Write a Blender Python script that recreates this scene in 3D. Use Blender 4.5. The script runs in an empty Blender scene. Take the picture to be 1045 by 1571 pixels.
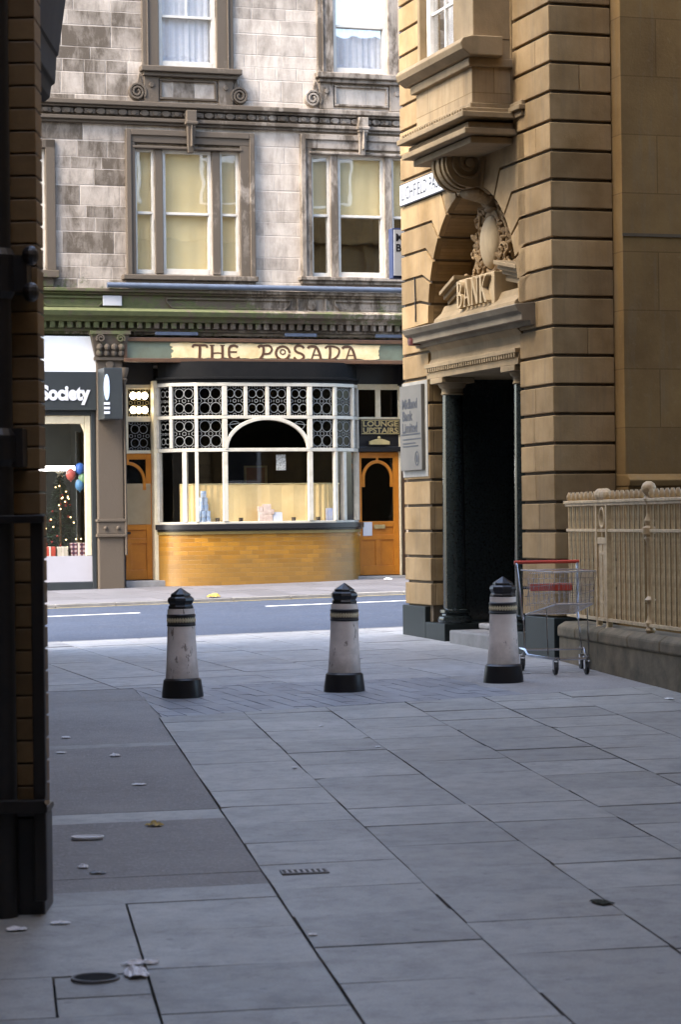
import bpy, bmesh, math, random
from mathutils import Vector, Matrix
random.seed(7)
SC = bpy.context.scene
COL = SC.collection

# ---------------------------------------------------------------- camera, light, exposure
FPX, CX, CY = 3700.0, 522.5, 785.5          # focal length and centre of the photograph, in its pixels
ROLL, PITCH, EYE = 0.0125, 12.5/3700.0, 1.848
cp, sp, cr, sr = math.cos(PITCH), math.sin(PITCH), math.cos(ROLL), math.sin(ROLL)
FWD = Vector((0, cp, sp)); UP0 = Vector((0, -sp, cp)); R0 = Vector((1, 0, 0))
RIGHT = R0*cr - UP0*sr; UP = R0*sr + UP0*cr
cam = bpy.data.cameras.new('camera'); camo = bpy.data.objects.new('camera', cam); COL.objects.link(camo)
M = Matrix((RIGHT, UP, -FWD)).transposed().to_4x4(); M.translation = (0, 0, EYE); camo.matrix_world = M
cam.sensor_fit = 'VERTICAL'; cam.sensor_height = 36.0; cam.lens = FPX/1571*36.0
cam.clip_start = 0.1; cam.clip_end = 2000
cam.dof.use_dof = True; cam.dof.focus_distance = 27; cam.dof.aperture_fstop = 7.0
SC.camera = camo
SUN_DIR = Vector((-0.560, -0.349, 0.740)).normalized()       # towards the sun
SUN_EL = math.asin(SUN_DIR.z); SUN_AZ = math.atan2(SUN_DIR.x, SUN_DIR.y)
W = bpy.data.worlds.new('World'); SC.world = W; W.use_nodes = True
nt = W.node_tree; bg = nt.nodes['Background']
sky = nt.nodes.new('ShaderNodeTexSky'); sky.sky_type = 'NISHITA'; sky.sun_disc = False
sky.sun_elevation = SUN_EL; sky.sun_rotation = SUN_AZ; sky.air_density = 1.0; sky.dust_density = 2.5; sky.ozone_density = 1.0
nt.links.new(sky.outputs[0], bg.inputs[0]); bg.inputs[1].default_value = 0.15
sun = bpy.data.lights.new('sun', 'SUN'); sun.energy = 1.5; sun.angle = math.radians(30); sun.color = (1, .93, .82)
suno = bpy.data.objects.new('sun', sun); COL.objects.link(suno)
suno.rotation_euler = (-SUN_DIR).to_track_quat('-Z', 'Y').to_euler(); suno.location = (-30, -10, 40)
SC.view_settings.view_transform = 'Standard'; SC.view_settings.look = 'None'
SC.view_settings.exposure = 2.85; SC.view_settings.gamma = 1.0

# ---------------------------------------------------------------- where things stand
def ray(px, py):
    return FWD + RIGHT*((px-CX)/FPX) - UP*((py-CY)/FPX)
def gz(x, y):                                   # the passage climbs gently towards the street
    return 0.0189*y + 0.0105*x
def ground(px, py):
    d = ray(px, py); t = EYE/(.0189*d.y + .0105*d.x - d.z)
    return Vector((d.x*t, d.y*t, EYE + d.z*t))
TH = math.atan(.3224); CT, ST = math.cos(TH), math.sin(TH)
PUB = Vector((-3.953, 41.0, 0)); BANK = Vector((2.085, 23.45, 0))
def local(p, o):
    x, y = p[0]-o[0], p[1]-o[1]
    return Vector((CT*x + ST*y, -ST*x + CT*y, p[2]))
def world(p, o):
    return Vector((o[0] + CT*p[0] - ST*p[1], o[1] + ST*p[0] + CT*p[1], p[2] if len(p) > 2 else 0))
def on_front(px, py, o, yl):                    # point on a wall parallel to the street
    d = ray(px, py); n = Vector((-ST, CT, 0)); t = (n.x*o[0] + n.y*o[1] + yl)/(n.dot(d))
    return local(Vector((d.x*t, d.y*t, EYE + d.z*t)), o)
def on_side(px, py, o, xl):                     # point on a wall square to the street
    d = ray(px, py); n = Vector((CT, ST, 0)); t = (n.x*o[0] + n.y*o[1] + xl)/(n.dot(d))
    return local(Vector((d.x*t, d.y*t, EYE + d.z*t)), o)
def P(px, py, yl=0.0): return on_front(px, py, PUB, yl)
def PX(px, py, yl=0.0): return P(px, py, yl).x
def PZ(px, py, yl=0.0): return P(px, py, yl).z
def B(px, py, xl=0.0): return on_side(px, py, BANK, xl)
def BY(px, py, xl=0.0): return B(px, py, xl).y
def BZ(px, py, xl=0.0): return B(px, py, xl).z

# ---------------------------------------------------------------- mesh building
class MB:
    def __init__(s): s.v = []; s.f = []
    def add(s, vs, fs):
        n = len(s.v); s.v += [tuple(v) for v in vs]; s.f += [tuple(i+n for i in f) for f in fs]; return s
    def box(s, x0, x1, y0, y1, z0, z1):
        if x0 > x1: x0, x1 = x1, x0
        if y0 > y1: y0, y1 = y1, y0
        if z0 > z1: z0, z1 = z1, z0
        vs = [(x, y, z) for z in (z0, z1) for y in (y0, y1) for x in (x0, x1)]
        return s.add(vs, [(0,2,3,1),(4,5,7,6),(0,1,5,4),(2,6,7,3),(0,4,6,2),(1,3,7,5)])
    def prism(s, poly, axis, a0, a1):
        # poly in the two other axes, in order (y,z) / (x,z) / (x,y)
        def mk(p, a): return (a, p[0], p[1]) if axis == 'x' else (p[0], a, p[1]) if axis == 'y' else (p[0], p[1], a)
        n = len(poly); vs = [mk(p, a0) for p in poly] + [mk(p, a1) for p in poly]
        fs = [tuple(range(n)), tuple(reversed(range(n, 2*n)))] + [(i, i+n, (i+1) % n + n, (i+1) % n) for i in range(n)]
        return s.add(vs, fs)
    def tube(s, pts, r, n=8, r2=None):
        pts = [Vector(p) for p in pts]; m = len(pts); base = len(s.v); fs = []
        for i, p in enumerate(pts):
            t = (pts[min(i+1, m-1)] - pts[max(i-1, 0)]).normalized()
            a = Vector((0, 0, 1)) if abs(t.z) < .9 else Vector((1, 0, 0))
            u = t.cross(a).normalized(); w = t.cross(u)
            rr = r if r2 is None else r + (r2-r)*i/(m-1)
            for k in range(n):
                q = p + (u*math.cos(2*math.pi*k/n) + w*math.sin(2*math.pi*k/n))*rr
                s.v.append(tuple(q))
        for i in range(m-1):
            for k in range(n):
                fs.append((base+i*n+k, base+i*n+(k+1) % n, base+(i+1)*n+(k+1) % n, base+(i+1)*n+k))
        fs.append(tuple(base+k for k in reversed(range(n)))); fs.append(tuple(base+(m-1)*n+k for k in range(n)))
        s.f += fs; return s
    def lathe(s, prof, c=(0, 0, 0), n=24, rot=0):
        vs = []; fs = []; m = len(prof)
        for r, z in prof:
            for k in range(n):
                a = 2*math.pi*k/n + rot; vs.append((c[0] + r*math.cos(a), c[1] + r*math.sin(a), c[2] + z))
        for i in range(m-1):
            for k in range(n): fs.append((i*n+k, i*n+(k+1) % n, (i+1)*n+(k+1) % n, (i+1)*n+k))
        fs.append(tuple(reversed(range(n)))); fs.append(tuple((m-1)*n+k for k in range(n)))
        return s.add(vs, fs)
    def ball(s, c, r, n=12, m=8):
        if not hasattr(r, '__len__'): r = (r, r, r)
        vs = [(c[0], c[1], c[2]-r[2])]; fs = []
        for i in range(1, m):
            a = math.pi*i/m
            for k in range(n):
                b = 2*math.pi*k/n
                vs.append((c[0]+r[0]*math.sin(a)*math.cos(b), c[1]+r[1]*math.sin(a)*math.sin(b), c[2]-r[2]*math.cos(a)))
        vs.append((c[0], c[1], c[2]+r[2])); t = len(vs)-1
        for k in range(n):
            fs.append((0, 1+(k+1) % n, 1+k)); fs.append((t, 1+(m-2)*n+k, 1+(m-2)*n+(k+1) % n))
        for i in range(m-2):
            for k in range(n): fs.append((1+i*n+k, 1+i*n+(k+1) % n, 1+(i+1)*n+(k+1) % n, 1+(i+1)*n+k))
        return s.add(vs, fs)
    def ribbon(s, pts, w, mk, a0, a1, closed=False):
        # a flat band of width w along pts (2D), extruded from a0 to a1; mk(p, a) places it
        n = len(pts); L = []; R = []
        for i in range(n):
            a = pts[i-1] if (i or closed) else pts[i]; b = pts[(i+1) % n] if (i < n-1 or closed) else pts[i]
            tx, ty = b[0]-a[0], b[1]-a[1]; l = math.hypot(tx, ty) or 1
            ww = w[i] if hasattr(w, '__len__') else w
            nx, ny = -ty/l*ww/2, tx/l*ww/2
            L.append((pts[i][0]+nx, pts[i][1]+ny)); R.append((pts[i][0]-nx, pts[i][1]-ny))
        vs = []
        for i in range(n): vs += [mk(L[i], a0), mk(R[i], a0), mk(L[i], a1), mk(R[i], a1)]
        fs = []; m = n if closed else n-1
        for i in range(m):
            j = (i+1) % n; a, b = 4*i, 4*j
            fs += [(a, a+1, b+1, b), (a+2, b+2, b+3, a+3), (a, b, b+2, a+2), (a+1, a+3, b+3, b+1)]
        if not closed: fs += [(0, 2, 3, 1), (4*n-4, 4*n-3, 4*n-1, 4*n-2)]
        return s.add(vs, fs)
    def build(s, name, mat, parent=None, smooth=False, bevel=0.0, kind=None):
        me = bpy.data.meshes.new(name); me.from_pydata(s.v, [], s.f); me.update()
        bm = bmesh.new(); bm.from_mesh(me); bmesh.ops.recalc_face_normals(bm, faces=bm.faces[:]); bm.to_mesh(me); bm.free()
        me.materials.append(mat)
        o = bpy.data.objects.new(name, me); COL.objects.link(o)
        if parent is not None: o.parent = parent
        if smooth:
            for p in me.polygons: p.use_smooth = True
            try: me.set_sharp_from_angle(angle=math.radians(40))
            except Exception: pass
        if bevel:
            b = o.modifiers.new('bevel', 'BEVEL'); b.width = bevel; b.segments = 2; b.limit_method = 'ANGLE'; b.angle_limit = math.radians(40)
        if kind: o['kind'] = kind
        return o
def tag(o, label, cat, group=None):
    o['label'] = label; o['category'] = cat
    if group: o['group'] = group
    return o
def thing(name, label, cat, loc=(0, 0, 0), rz=0.0, group=None):
    o = bpy.data.objects.new(name, None); o.empty_display_size = .2; COL.objects.link(o)
    o.location = loc; o.rotation_euler = (0, 0, rz)
    return tag(o, label, cat, group)
def duplicate(root, loc, rz, label):
    def cp_(o, par):
        c = o.copy(); COL.objects.link(c)
        if par is not None: c.parent = par
        for ch in [k for k in o.children]: cp_(ch, c)
        return c
    r = cp_(root, None); r.location = loc; r.rotation_euler = (0, 0, rz); r['label'] = label
    return r

# ---------------------------------------------------------------- materials
class NT:
    def __init__(s, name):
        s.m = bpy.data.materials.new(name); s.m.use_nodes = True; s.t = s.m.node_tree; s.n = s.t.nodes
        s.p = s.n['Principled BSDF']; s.out = s.n['Material Output']; s._co = None
    def new(s, kind, **kw):
        n = s.n.new(kind)
        for k, v in kw.items(): setattr(n, k, v)
        return n
    def link(s, a, b): s.t.links.new(a, b)
    def co(s):
        if not s._co: s._co = s.new('ShaderNodeTexCoord').outputs['Object']
        return s._co
    def mapping(s, scale=(1, 1, 1), rot=(0, 0, 0), loc=(0, 0, 0), src=None):
        m = s.new('ShaderNodeMapping'); m.inputs['Scale'].default_value = scale; m.inputs['Rotation'].default_value = rot
        m.inputs['Location'].default_value = loc; s.link(src or s.co(), m.inputs[0]); return m.outputs[0]
    def noise(s, scale, detail=5, rough=.6, vec=None, dist=0):
        n = s.new('ShaderNodeTexNoise'); n.inputs['Scale'].default_value = scale; n.inputs['Detail'].default_value = detail
        n.inputs['Roughness'].default_value = rough; n.inputs['Distortion'].default_value = dist
        s.link(vec or s.co(), n.inputs['Vector']); return n.outputs['Fac']
    def ramp(s, fac, stops):
        r = s.new('ShaderNodeValToRGB'); e = r.color_ramp.elements
        while len(e) < len(stops): e.new(.5)
        for el, (p, c) in zip(e, stops):
            el.position = p; el.color = (c, c, c, 1) if not hasattr(c, '__len__') else (*c, 1)
        s.link(fac, r.inputs[0]); return r.outputs[0]
    def mix(s, fac, a, b, mode='MIX'):
        m = s.new('ShaderNodeMix', data_type='RGBA', blend_type=mode)
        for i, v in ((0, fac), (6, a), (7, b)):
            if hasattr(v, 'is_linked') or isinstance(v, bpy.types.NodeSocket): s.link(v, m.inputs[i])
            elif i == 0: m.inputs[0].default_value = v
            else: m.inputs[i].default_value = (*v, 1) if hasattr(v, '__len__') else (v, v, v, 1)
        return m.outputs[2]
    def math(s, op, a, b=0.0):
        m = s.new('ShaderNodeMath', operation=op)
        for i, v in ((0, a), (1, b)):
            if isinstance(v, bpy.types.NodeSocket): s.link(v, m.inputs[i])
            else: m.inputs[i].default_value = v
        return m.outputs[0]
    def xyz(s):
        x = s.new('ShaderNodeSeparateXYZ'); s.link(s.co(), x.inputs[0]); return x.outputs
    def island(s): return s.new('ShaderNodeNewGeometry').outputs['Random Per Island']
    def bump(s, h, strength=.3, dist=.01):
        b = s.new('ShaderNodeBump'); b.inputs['Strength'].default_value = strength; b.inputs['Distance'].default_value = dist
        s.link(h, b.inputs['Height']); s.link(b.outputs[0], s.p.inputs['Normal'])
    def base(s, c):
        if isinstance(c, bpy.types.NodeSocket): s.link(c, s.p.inputs['Base Color'])
        else: s.p.inputs['Base Color'].default_value = (*c, 1)
    def rough(s, r):
        if isinstance(r, bpy.types.NodeSocket): s.link(r, s.p.inputs['Roughness'])
        else: s.p.inputs['Roughness'].default_value = r

def worn(name, c, dark=None, rough=.6, scale=6, amt=.6, bump=.15, fine=60, metal=0, island=.0, spec=None):
    n = NT(name); dark = dark or tuple(k*.55 for k in c)
    f = n.ramp(n.noise(scale, 6, .65), [(.35, 0), (.68, 1)])
    col = n.mix(n.math('MULTIPLY', f, amt), c, dark)
    if island:
        k = n.ramp(n.island(), [(0, 1-island), (1, 1+island*.35)]); col = n.mix(1.0, col, k, 'MULTIPLY')
    n.base(col); n.rough(rough); n.p.inputs['Metallic'].default_value = metal
    if spec is not None: n.p.inputs['Specular IOR Level'].default_value = spec
    if bump: n.bump(n.noise(fine, 4, .6), bump, .006)
    return n.m
def plain(name, c, rough=.5, metal=0): 
    n = NT(name); n.base(c); n.rough(rough); n.p.inputs['Metallic'].default_value = metal
    if not metal:
        n.bump(n.noise(45, 3), .08, .003)
    return n.m
def emit(name, c, s):
    n = NT(name); n.base((.1, .1, .1)); n.p.inputs['Emission Color'].default_value = (*c, 1); n.p.inputs['Emission Strength'].default_value = s; return n.m
def glass(name, refl, rough=.02, tint=(1, 1, 1), wavy=.0):
    n = NT(name); n.n.remove(n.p)
    tr = n.new('ShaderNodeBsdfTransparent'); tr.inputs[0].default_value = (*tint, 1)
    gl = n.new('ShaderNodeBsdfGlossy'); gl.inputs['Roughness'].default_value = rough
    ge = n.new('ShaderNodeNewGeometry'); dp = n.new('ShaderNodeVectorMath', operation='DOT_PRODUCT')
    n.link(ge.outputs['Incoming'], dp.inputs[0]); n.link(ge.outputs['Normal'], dp.inputs[1])
    sch = n.math('POWER', n.math('SUBTRACT', 1.0, n.math('ABSOLUTE', dp.outputs['Value'])), 5.0)      # Schlick, the same from both sides
    fac = n.math('ADD', n.math('MULTIPLY', sch, .9), .04 + refl)
    if wavy:
        b = n.new('ShaderNodeBump'); b.inputs['Strength'].default_value = wavy; b.inputs['Distance'].default_value = .02
        n.link(n.noise(1.6, 2, .4), b.inputs['Height']); n.link(b.outputs[0], gl.inputs['Normal'])
    mx = n.new('ShaderNodeMixShader'); n.link(fac, mx.inputs[0]); n.link(tr.outputs[0], mx.inputs[1]); n.link(gl.outputs[0], mx.inputs[2])
    n.link(mx.outputs[0], n.out.inputs[0]); return n.m

def soot_stone(name, blocks=True):
    # pale sandstone ashlar, blackened by soot, washed clean towards the right, algae near the lower cornice
    n = NT(name); X = n.xyz()
    cmb = n.new('ShaderNodeCombineXYZ'); n.link(X[0], cmb.inputs[0]); n.link(X[2], cmb.inputs[1])
    col = None
    big = n.noise(.9, 5, .6, dist=.3)
    washed = n.math('ADD', big, n.math('MULTIPLY', n.math('SUBTRACT', X[0], 2.2), .10))
    soot = n.ramp(washed, [(.32, .95), (.74, .16)])
    streak = n.ramp(n.noise(3.0, 7, .75, n.mapping((1.5, 1, .45)), dist=.4), [(.44, 0), (.68, 1)])
    if blocks:
        zw = n.math('ADD', X[2], n.math('MULTIPLY', n.math('SINE', n.math('MULTIPLY', X[2], 7.1)), .055))
        zr = n.math('DIVIDE', zw, .27); row = n.math('FLOOR', zr); fz = n.math('FRACT', zr)
        def rnd1(v, w=0.0):
            wn = n.new('ShaderNodeTexWhiteNoise', noise_dimensions='2D'); c = n.new('ShaderNodeCombineXYZ')
            n.link(v, c.inputs[0]); 
            if isinstance(w, bpy.types.NodeSocket): n.link(w, c.inputs[1])
            else: c.inputs[1].default_value = w
            n.link(c.outputs[0], wn.inputs['Vector']); return wn.outputs['Value']
        wd = n.math('ADD', .36, n.math('MULTIPLY', rnd1(row, 3.3), .55))
        xr = n.math('ADD', n.math('DIVIDE', X[0], wd), n.math('MULTIPLY', rnd1(row, 7.7), 5.0)); colm = n.math('FLOOR', xr); fx = n.math('FRACT', xr)
        blk = rnd1(colm, row)
        ex = n.math('MULTIPLY', n.math('MINIMUM', fx, n.math('SUBTRACT', 1.0, fx)), wd); ez = n.math('MULTIPLY', n.math('MINIMUM', fz, n.math('SUBTRACT', 1.0, fz)), .27)
        mortar = n.ramp(n.math('MINIMUM', ex, ez), [(.004, 1), (.010, 0)])
        tone = n.math('ADD', n.math('MULTIPLY', blk, .46), .18)
        tone = n.math('ADD', tone, n.math('MULTIPLY', n.ramp(n.noise(2.4, 6, .7), [(.3, 0), (.8, 1)]), .30))
        s1 = n.math('MULTIPLY', n.math('ADD', n.math('MULTIPLY', tone, 1.0), .08), soot)
        s1 = n.math('ADD', s1, n.math('MULTIPLY', streak, .30))
    else:
        s1 = n.math('ADD', n.math('MULTIPLY', soot, .75), n.math('MULTIPLY', streak, .55)); s1 = n.math('ADD', s1, .36)
    fac = n.ramp(s1, [(.06, 0), (.86, 1)])
    pale = n.mix(n.noise(5, 4), (.60, .52, .435), (.48, .395, .31))
    col = n.mix(fac, pale, (.088, .068, .049))
    if blocks:
        col = n.mix(n.math('MULTIPLY', mortar, n.math('ADD', .25, n.math('MULTIPLY', n.ramp(n.noise(2.1, 3), [(.4, 0), (.6, 1)]), .5))), col, (.44, .38, .32))
    # algae: a ragged green bloom in the band by the lower cornice, thickest at the left end
    zb = n.ramp(X[2], [(0, 0), (1, 1)])
    za = n.math('SUBTRACT', 1.0, n.math('ABSOLUTE', n.math('MULTIPLY', n.math('SUBTRACT', X[2], 5.42), 1.55)))
    xa = n.math('ADD', n.math('MAXIMUM', n.math('MULTIPLY', n.math('SUBTRACT', 1.6, X[0]), .17), -.22), n.math('MULTIPLY', n.math('LESS_THAN', n.math('ABSOLUTE', n.math('SUBTRACT', X[2], 5.36)), .12), .12))
    g = n.math('ADD', n.math('ADD', za, xa), n.math('MULTIPLY', n.math('SUBTRACT', n.noise(3.4, 8, .8), .5), 4.2))
    col = n.mix(n.ramp(g, [(.66, 0), (1.05, .92)]), col, n.mix(n.noise(9), (.040, .052, .020), (.12, .125, .05)))
    n.base(col); n.rough(.9); n.p.inputs['Specular IOR Level'].default_value = .25
    h = n.noise(28, 5, .7)
    if blocks: h = n.math('ADD', n.math('SUBTRACT', h, n.math('MULTIPLY', mortar, 1.2)), n.math('MULTIPLY', blk, .5))
    n.bump(h, .45, .012); return n.m

def bank_stone(name, c1=(.36, .245, .122), c2=(.215, .135, .055), isl=.32, joints=False):
    n = NT(name); col = n.mix(n.ramp(n.noise(1.6, 6, .62), [(.35, 0), (.7, 1)]), c1, c2)
    st = n.ramp(n.noise(4, 6, .7, n.mapping((2.2, 2.2, .22))), [(.5, 0), (.78, 1)])
    col = n.mix(n.math('MULTIPLY', st, .65), col, (.17, .13, .08))
    col = n.mix(n.math('MULTIPLY', n.ramp(n.noise(14, 5, .7), [(.58, 0), (.75, 1)]), .3), col, (.26, .2, .13))
    if isl: col = n.mix(1.0, col, n.ramp(n.island(), [(0, 1-isl), (1, 1.06)]), 'MULTIPLY')
    if joints:
        X = n.xyz(); cmb = n.new('ShaderNodeCombineXYZ'); n.link(n.math('ADD', X[0], X[1]), cmb.inputs[0]); n.link(X[2], cmb.inputs[1])
        br = n.new('ShaderNodeTexBrick'); n.link(n.mapping((1, 1, 1), loc=(.23, .14, 0), src=cmb.outputs[0]), br.inputs['Vector'])
        br.inputs['Scale'].default_value = 1; br.inputs['Brick Width'].default_value = 1.05; br.inputs['Row Height'].default_value = .571
        br.inputs['Mortar Size'].default_value = .006; br.inputs['Mortar Smooth'].default_value = .2
        br.inputs['Color1'].default_value = (.8, .8, .8, 1); br.inputs['Color2'].default_value = (1, 1, 1, 1); br.inputs['Mortar'].default_value = (.62, .58, .5, 1)
        col = n.mix(1.0, col, br.outputs['Color'], 'MULTIPLY')
    n.base(col); n.rough(.88); n.p.inputs['Specular IOR Level'].default_value = .25
    n.bump(n.noise(35, 5, .7), .3, .008); return n.m

def tile_mat():
    n = NT('yellow glazed tile'); X = n.xyz()
    cmb = n.new('ShaderNodeCombineXYZ'); n.link(X[0], cmb.inputs[0]); n.link(X[2], cmb.inputs[1])
    br = n.new('ShaderNodeTexBrick'); n.link(cmb.outputs[0], br.inputs['Vector']); br.inputs['Scale'].default_value = 1
    br.inputs['Brick Width'].default_value = .22; br.inputs['Row Height'].default_value = .075; br.inputs['Mortar Size'].default_value = .004
    br.inputs['Color1'].default_value = (.34, .155, .016, 1); br.inputs['Color2'].default_value = (.22, .095, .009, 1); br.inputs['Mortar'].default_value = (.22, .12, .03, 1)
    dirt = n.ramp(n.noise(1.7, 6, .7), [(.48, 0), (.75, 1)])
    low = n.ramp(n.math('ADD', n.math('MULTIPLY', X[2], -1.1), n.math('ADD', 1.75, n.math('MULTIPLY', n.noise(3), .9))), [(.55, 0), (1.1, 1)])
    col = n.mix(n.math('MULTIPLY', n.math('MAXIMUM', dirt, low), .6), br.outputs['Color'], (.17, .10, .03))
    n.base(col); n.rough(.3); n.bump(n.math('SUBTRACT', n.math('MULTIPLY', n.noise(20, 2), .3), br.outputs['Fac']), .35, .004); return n.m

def slab_mat(name='paving slab', c1=(.395, .385, .35), c2=(.30, .29, .262)):
    n = NT(name); col = n.mix(n.ramp(n.noise(1.1, 6, .65), [(.3, 0), (.72, 1)]), c1, c2)
    col = n.mix(n.math('MULTIPLY', n.ramp(n.noise(7, 7, .75), [(.44, 0), (.70, 1)]), .55), col, (.115, .11, .104))
    col = n.mix(n.math('MULTIPLY', n.ramp(n.noise(2.7, 8, .8, dist=.6), [(.54, 0), (.66, 1)]), .4), col, (.13, .125, .118))
    col = n.mix(n.math('MULTIPLY', n.ramp(n.noise(160, 2, .5), [(.5, 0), (.62, 1)]), .35), col, (.12, .12, .12))
    col = n.mix(n.math('MULTIPLY', n.ramp(n.noise(70, 3, .6), [(.55, 0), (.7, 1)]), .4), col, (.36, .36, .35))
    gum = n.new('ShaderNodeTexVoronoi'); gum.inputs['Scale'].default_value = 5.5; n.link(n.co(), gum.inputs['Vector'])
    col = n.mix(n.math('MULTIPLY', n.ramp(gum.outputs['Distance'], [(.06, 1), (.11, 0)]), .45), col, (.09, .09, .09))
    col = n.mix(1.0, col, n.ramp(n.island(), [(0, .82), (1, 1.08)]), 'MULTIPLY')
    n.base(col); n.rough(n.ramp(n.noise(2.5, 5, .6), [(.3, .42), (.7, .62)])); n.p.inputs['Specular IOR Level'].default_value = .5
    n.bump(n.noise(55, 5, .7), .25, .005); return n.m
def tar_mat(name, c, speck=.5, scale=1.0):
    n = NT(name); col = n.mix(n.ramp(n.noise(1.5, 6, .7), [(.3, 0), (.7, 1)]), c, tuple(k*.72 for k in c))
    v = n.new('ShaderNodeTexVoronoi'); v.inputs['Scale'].default_value = 38*scale; n.link(n.co(), v.inputs['Vector'])
    sp_ = n.math('MULTIPLY', n.ramp(v.outputs['Color'], [(.62, 0), (.8, 1)]), speck)
    col = n.mix(sp_, col, (.33, .31, .30))
    gate = n.ramp(n.noise(4, 3), [(.5, 0), (.62, 1)])
    v2 = n.new('ShaderNodeTexVoronoi'); v2.inputs['Scale'].default_value = 17*scale; n.link(n.co(), v2.inputs['Vector'])
    col = n.mix(n.math('MULTIPLY', n.math('MULTIPLY', n.ramp(v2.outputs['Distance'], [(.12, 1), (.2, 0)]), gate), speck), col, (.42, .40, .39))
    n.p.inputs['Specular IOR Level'].default_value = .3; n.base(col); n.rough(.75); n.bump(n.math('ADD', n.noise(90, 4, .7), v.outputs['Distance']), .5, .006); return n.m

STONE = soot_stone('sooty sandstone ashlar'); TRIM = soot_stone('sooty sandstone trim', False)
BSTONE = bank_stone('buff sandstone'); SHADE_ASHLAR = bank_stone('shaded sandstone ashlar', (.215, .13, .046), (.14, .08, .026), isl=0, joints=True); OASH = bank_stone('oriel ashlar', (.40, .295, .17), (.28, .19, .095), isl=0, joints=True); BPLAIN = bank_stone('buff sandstone carving', (.30, .22, .125), (.18, .13, .07), isl=.1)  # ashlar colour darkened for the shaded face; oriel copy left lighter
BJOINT = worn('dark rebated joint', (.10, .072, .042), rough=.95)
PALECARVE = bank_stone('pale carved stone', (.40, .31, .19), (.30, .215, .12), isl=0)
GRANITE = worn('polished dark granite', (.018, .024, .024), (.006, .008, .008), rough=.16, scale=40, amt=.8, bump=0)
GRANITE_M = worn('honed dark granite', (.010, .015, .014), (.006, .008, .008), rough=.45, scale=20, bump=.1, spec=.25)
DARK = worn('unlit interior', (.012, .011, .010), rough=.9, bump=0)
BLACKP = worn('black paint', (.009, .009, .011), (.02, .018, .016), rough=.34, scale=12, amt=.4, bump=.1)
IRON = worn('black painted iron', (.010, .010, .011), (.028, .022, .018), rough=.45, scale=15, amt=.5)
BOLWHITE = None
WHITEP = worn('white gloss paint', (.66, .63, .58), (.40, .36, .30), rough=.35, scale=9, amt=.45, bump=.06)
CREAM = worn('cream gloss paint', (.72, .62, .42), (.45, .36, .2), rough=.38, scale=9, amt=.4, bump=.06)
ORANGE = worn('orange grained varnish', (.52, .185, .016), (.36, .115, .010), rough=.35, scale=5, amt=.6, bump=.06)
GLASSUP = glass('upper window glass', .20, .015, (1, 1, 1), wavy=.12)
GLASSPUB = glass('pub window glass', .0, .02, (1, 1, 1))
GLASSDK = glass('dark leaded glass', -.02, .08, (.18, .21, .22), wavy=.2)
LEAD = worn('lead came', (.20, .20, .19), rough=.5, bump=0)
NET = worn('net curtain', (.84, .86, .90), (.70, .73, .78), rough=.9, scale=14, amt=.7)
WARM_REFLECTION = worn('painted warm reflection', (.94, .80, .46), (.86, .68, .34), rough=.85, scale=1.5, amt=.6)  # yellow sheet behind the glass, painting the warm reflection of lit stone
CURTAIN = worn('cream half curtain', (.82, .60, .27), (.66, .44, .16), rough=.85, scale=3, amt=.5)
TILE = tile_mat(); SLAB = slab_mat(); SLAB2 = slab_mat('street paving slab', (.40, .395, .39), (.32, .312, .305))
TAR = tar_mat('passage tarmac', (.285, .272, .256), .6, 1.7); ROADM = tar_mat('road asphalt', (.034, .047, .078), .08)
SETT = worn('blue grey sett', (.25, .255, .27), (.19, .19, .20), rough=.5, scale=5, island=.22)
JOINT = worn('dirt joint', (.085, .08, .074), rough=.95, scale=20)
KERB = worn('kerb stone', (.27, .26, .25), (.13, .12, .11), rough=.7, island=.3, scale=5)
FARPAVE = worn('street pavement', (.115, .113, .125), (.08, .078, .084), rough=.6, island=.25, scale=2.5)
ROADPAINT = worn('road paint', (.72, .72, .70), (.4, .4, .4), rough=.6, scale=12, amt=.5)
YELLOW = worn('worn yellow road paint', (.40, .31, .10), (.15, .13, .09), rough=.7, scale=8)
BLUEGREY = worn('blue grey lead', (.085, .105, .145), (.05, .055, .07), rough=.5, scale=6)
RAILP = worn('buff railing paint', (.60, .44, .235), (.27, .165, .07), rough=.5, scale=13, amt=.75)
DWARF = worn('mossy dwarf wall stone', (.24, .185, .115), (.085, .075, .045), rough=.95, scale=3.5, amt=.95, bump=.5, fine=30, island=.2)
CHROME = plain('chrome wire', (.46, .46, .48), .22, 1)
REDPL = plain('red plastic', (.45, .045, .022), .4)
RUBBER = plain('black rubber', (.015, .015, .015), .7)
GREYPLATE = worn('brushed grey plate', (.13, .12, .10), (.09, .083, .07), rough=.8, scale=3, amt=.5, bump=.05)
SIGNWHITE = worn('white enamel', (.62, .63, .66), (.50, .50, .52), rough=.3, scale=6, amt=.4, bump=.03)
INK = plain('black lettering', (.012, .012, .018), .5)
NAVY = plain('dark blue lettering', (.02, .025, .07), .5)
SHOPBLACK = worn('charcoal fascia', (.024, .028, .030), (.035, .04, .04), rough=.4, scale=2)
BROWN = worn('brown paint', (.105, .052, .024), (.05, .026, .014), rough=.45, scale=8)
SIGNCREAM = worn('aged cream scroll', (.80, .64, .36), (.58, .40, .17), rough=.55, scale=3.5, amt=.8)
SIGNGREEN = worn('grey green panel', (.14, .165, .115), (.09, .085, .05), rough=.5, scale=3, amt=.7)
LETTER = plain('brown lettering', (.095, .042, .018), .5)
GILT = worn('dull gilt', (.55, .44, .20), (.3, .22, .09), rough=.35, scale=12, metal=.3)
WINFRAME = worn('aged sash paint', (.54, .50, .43), (.34, .30, .24), rough=.45, scale=9, amt=.5, bump=.06)

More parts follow.
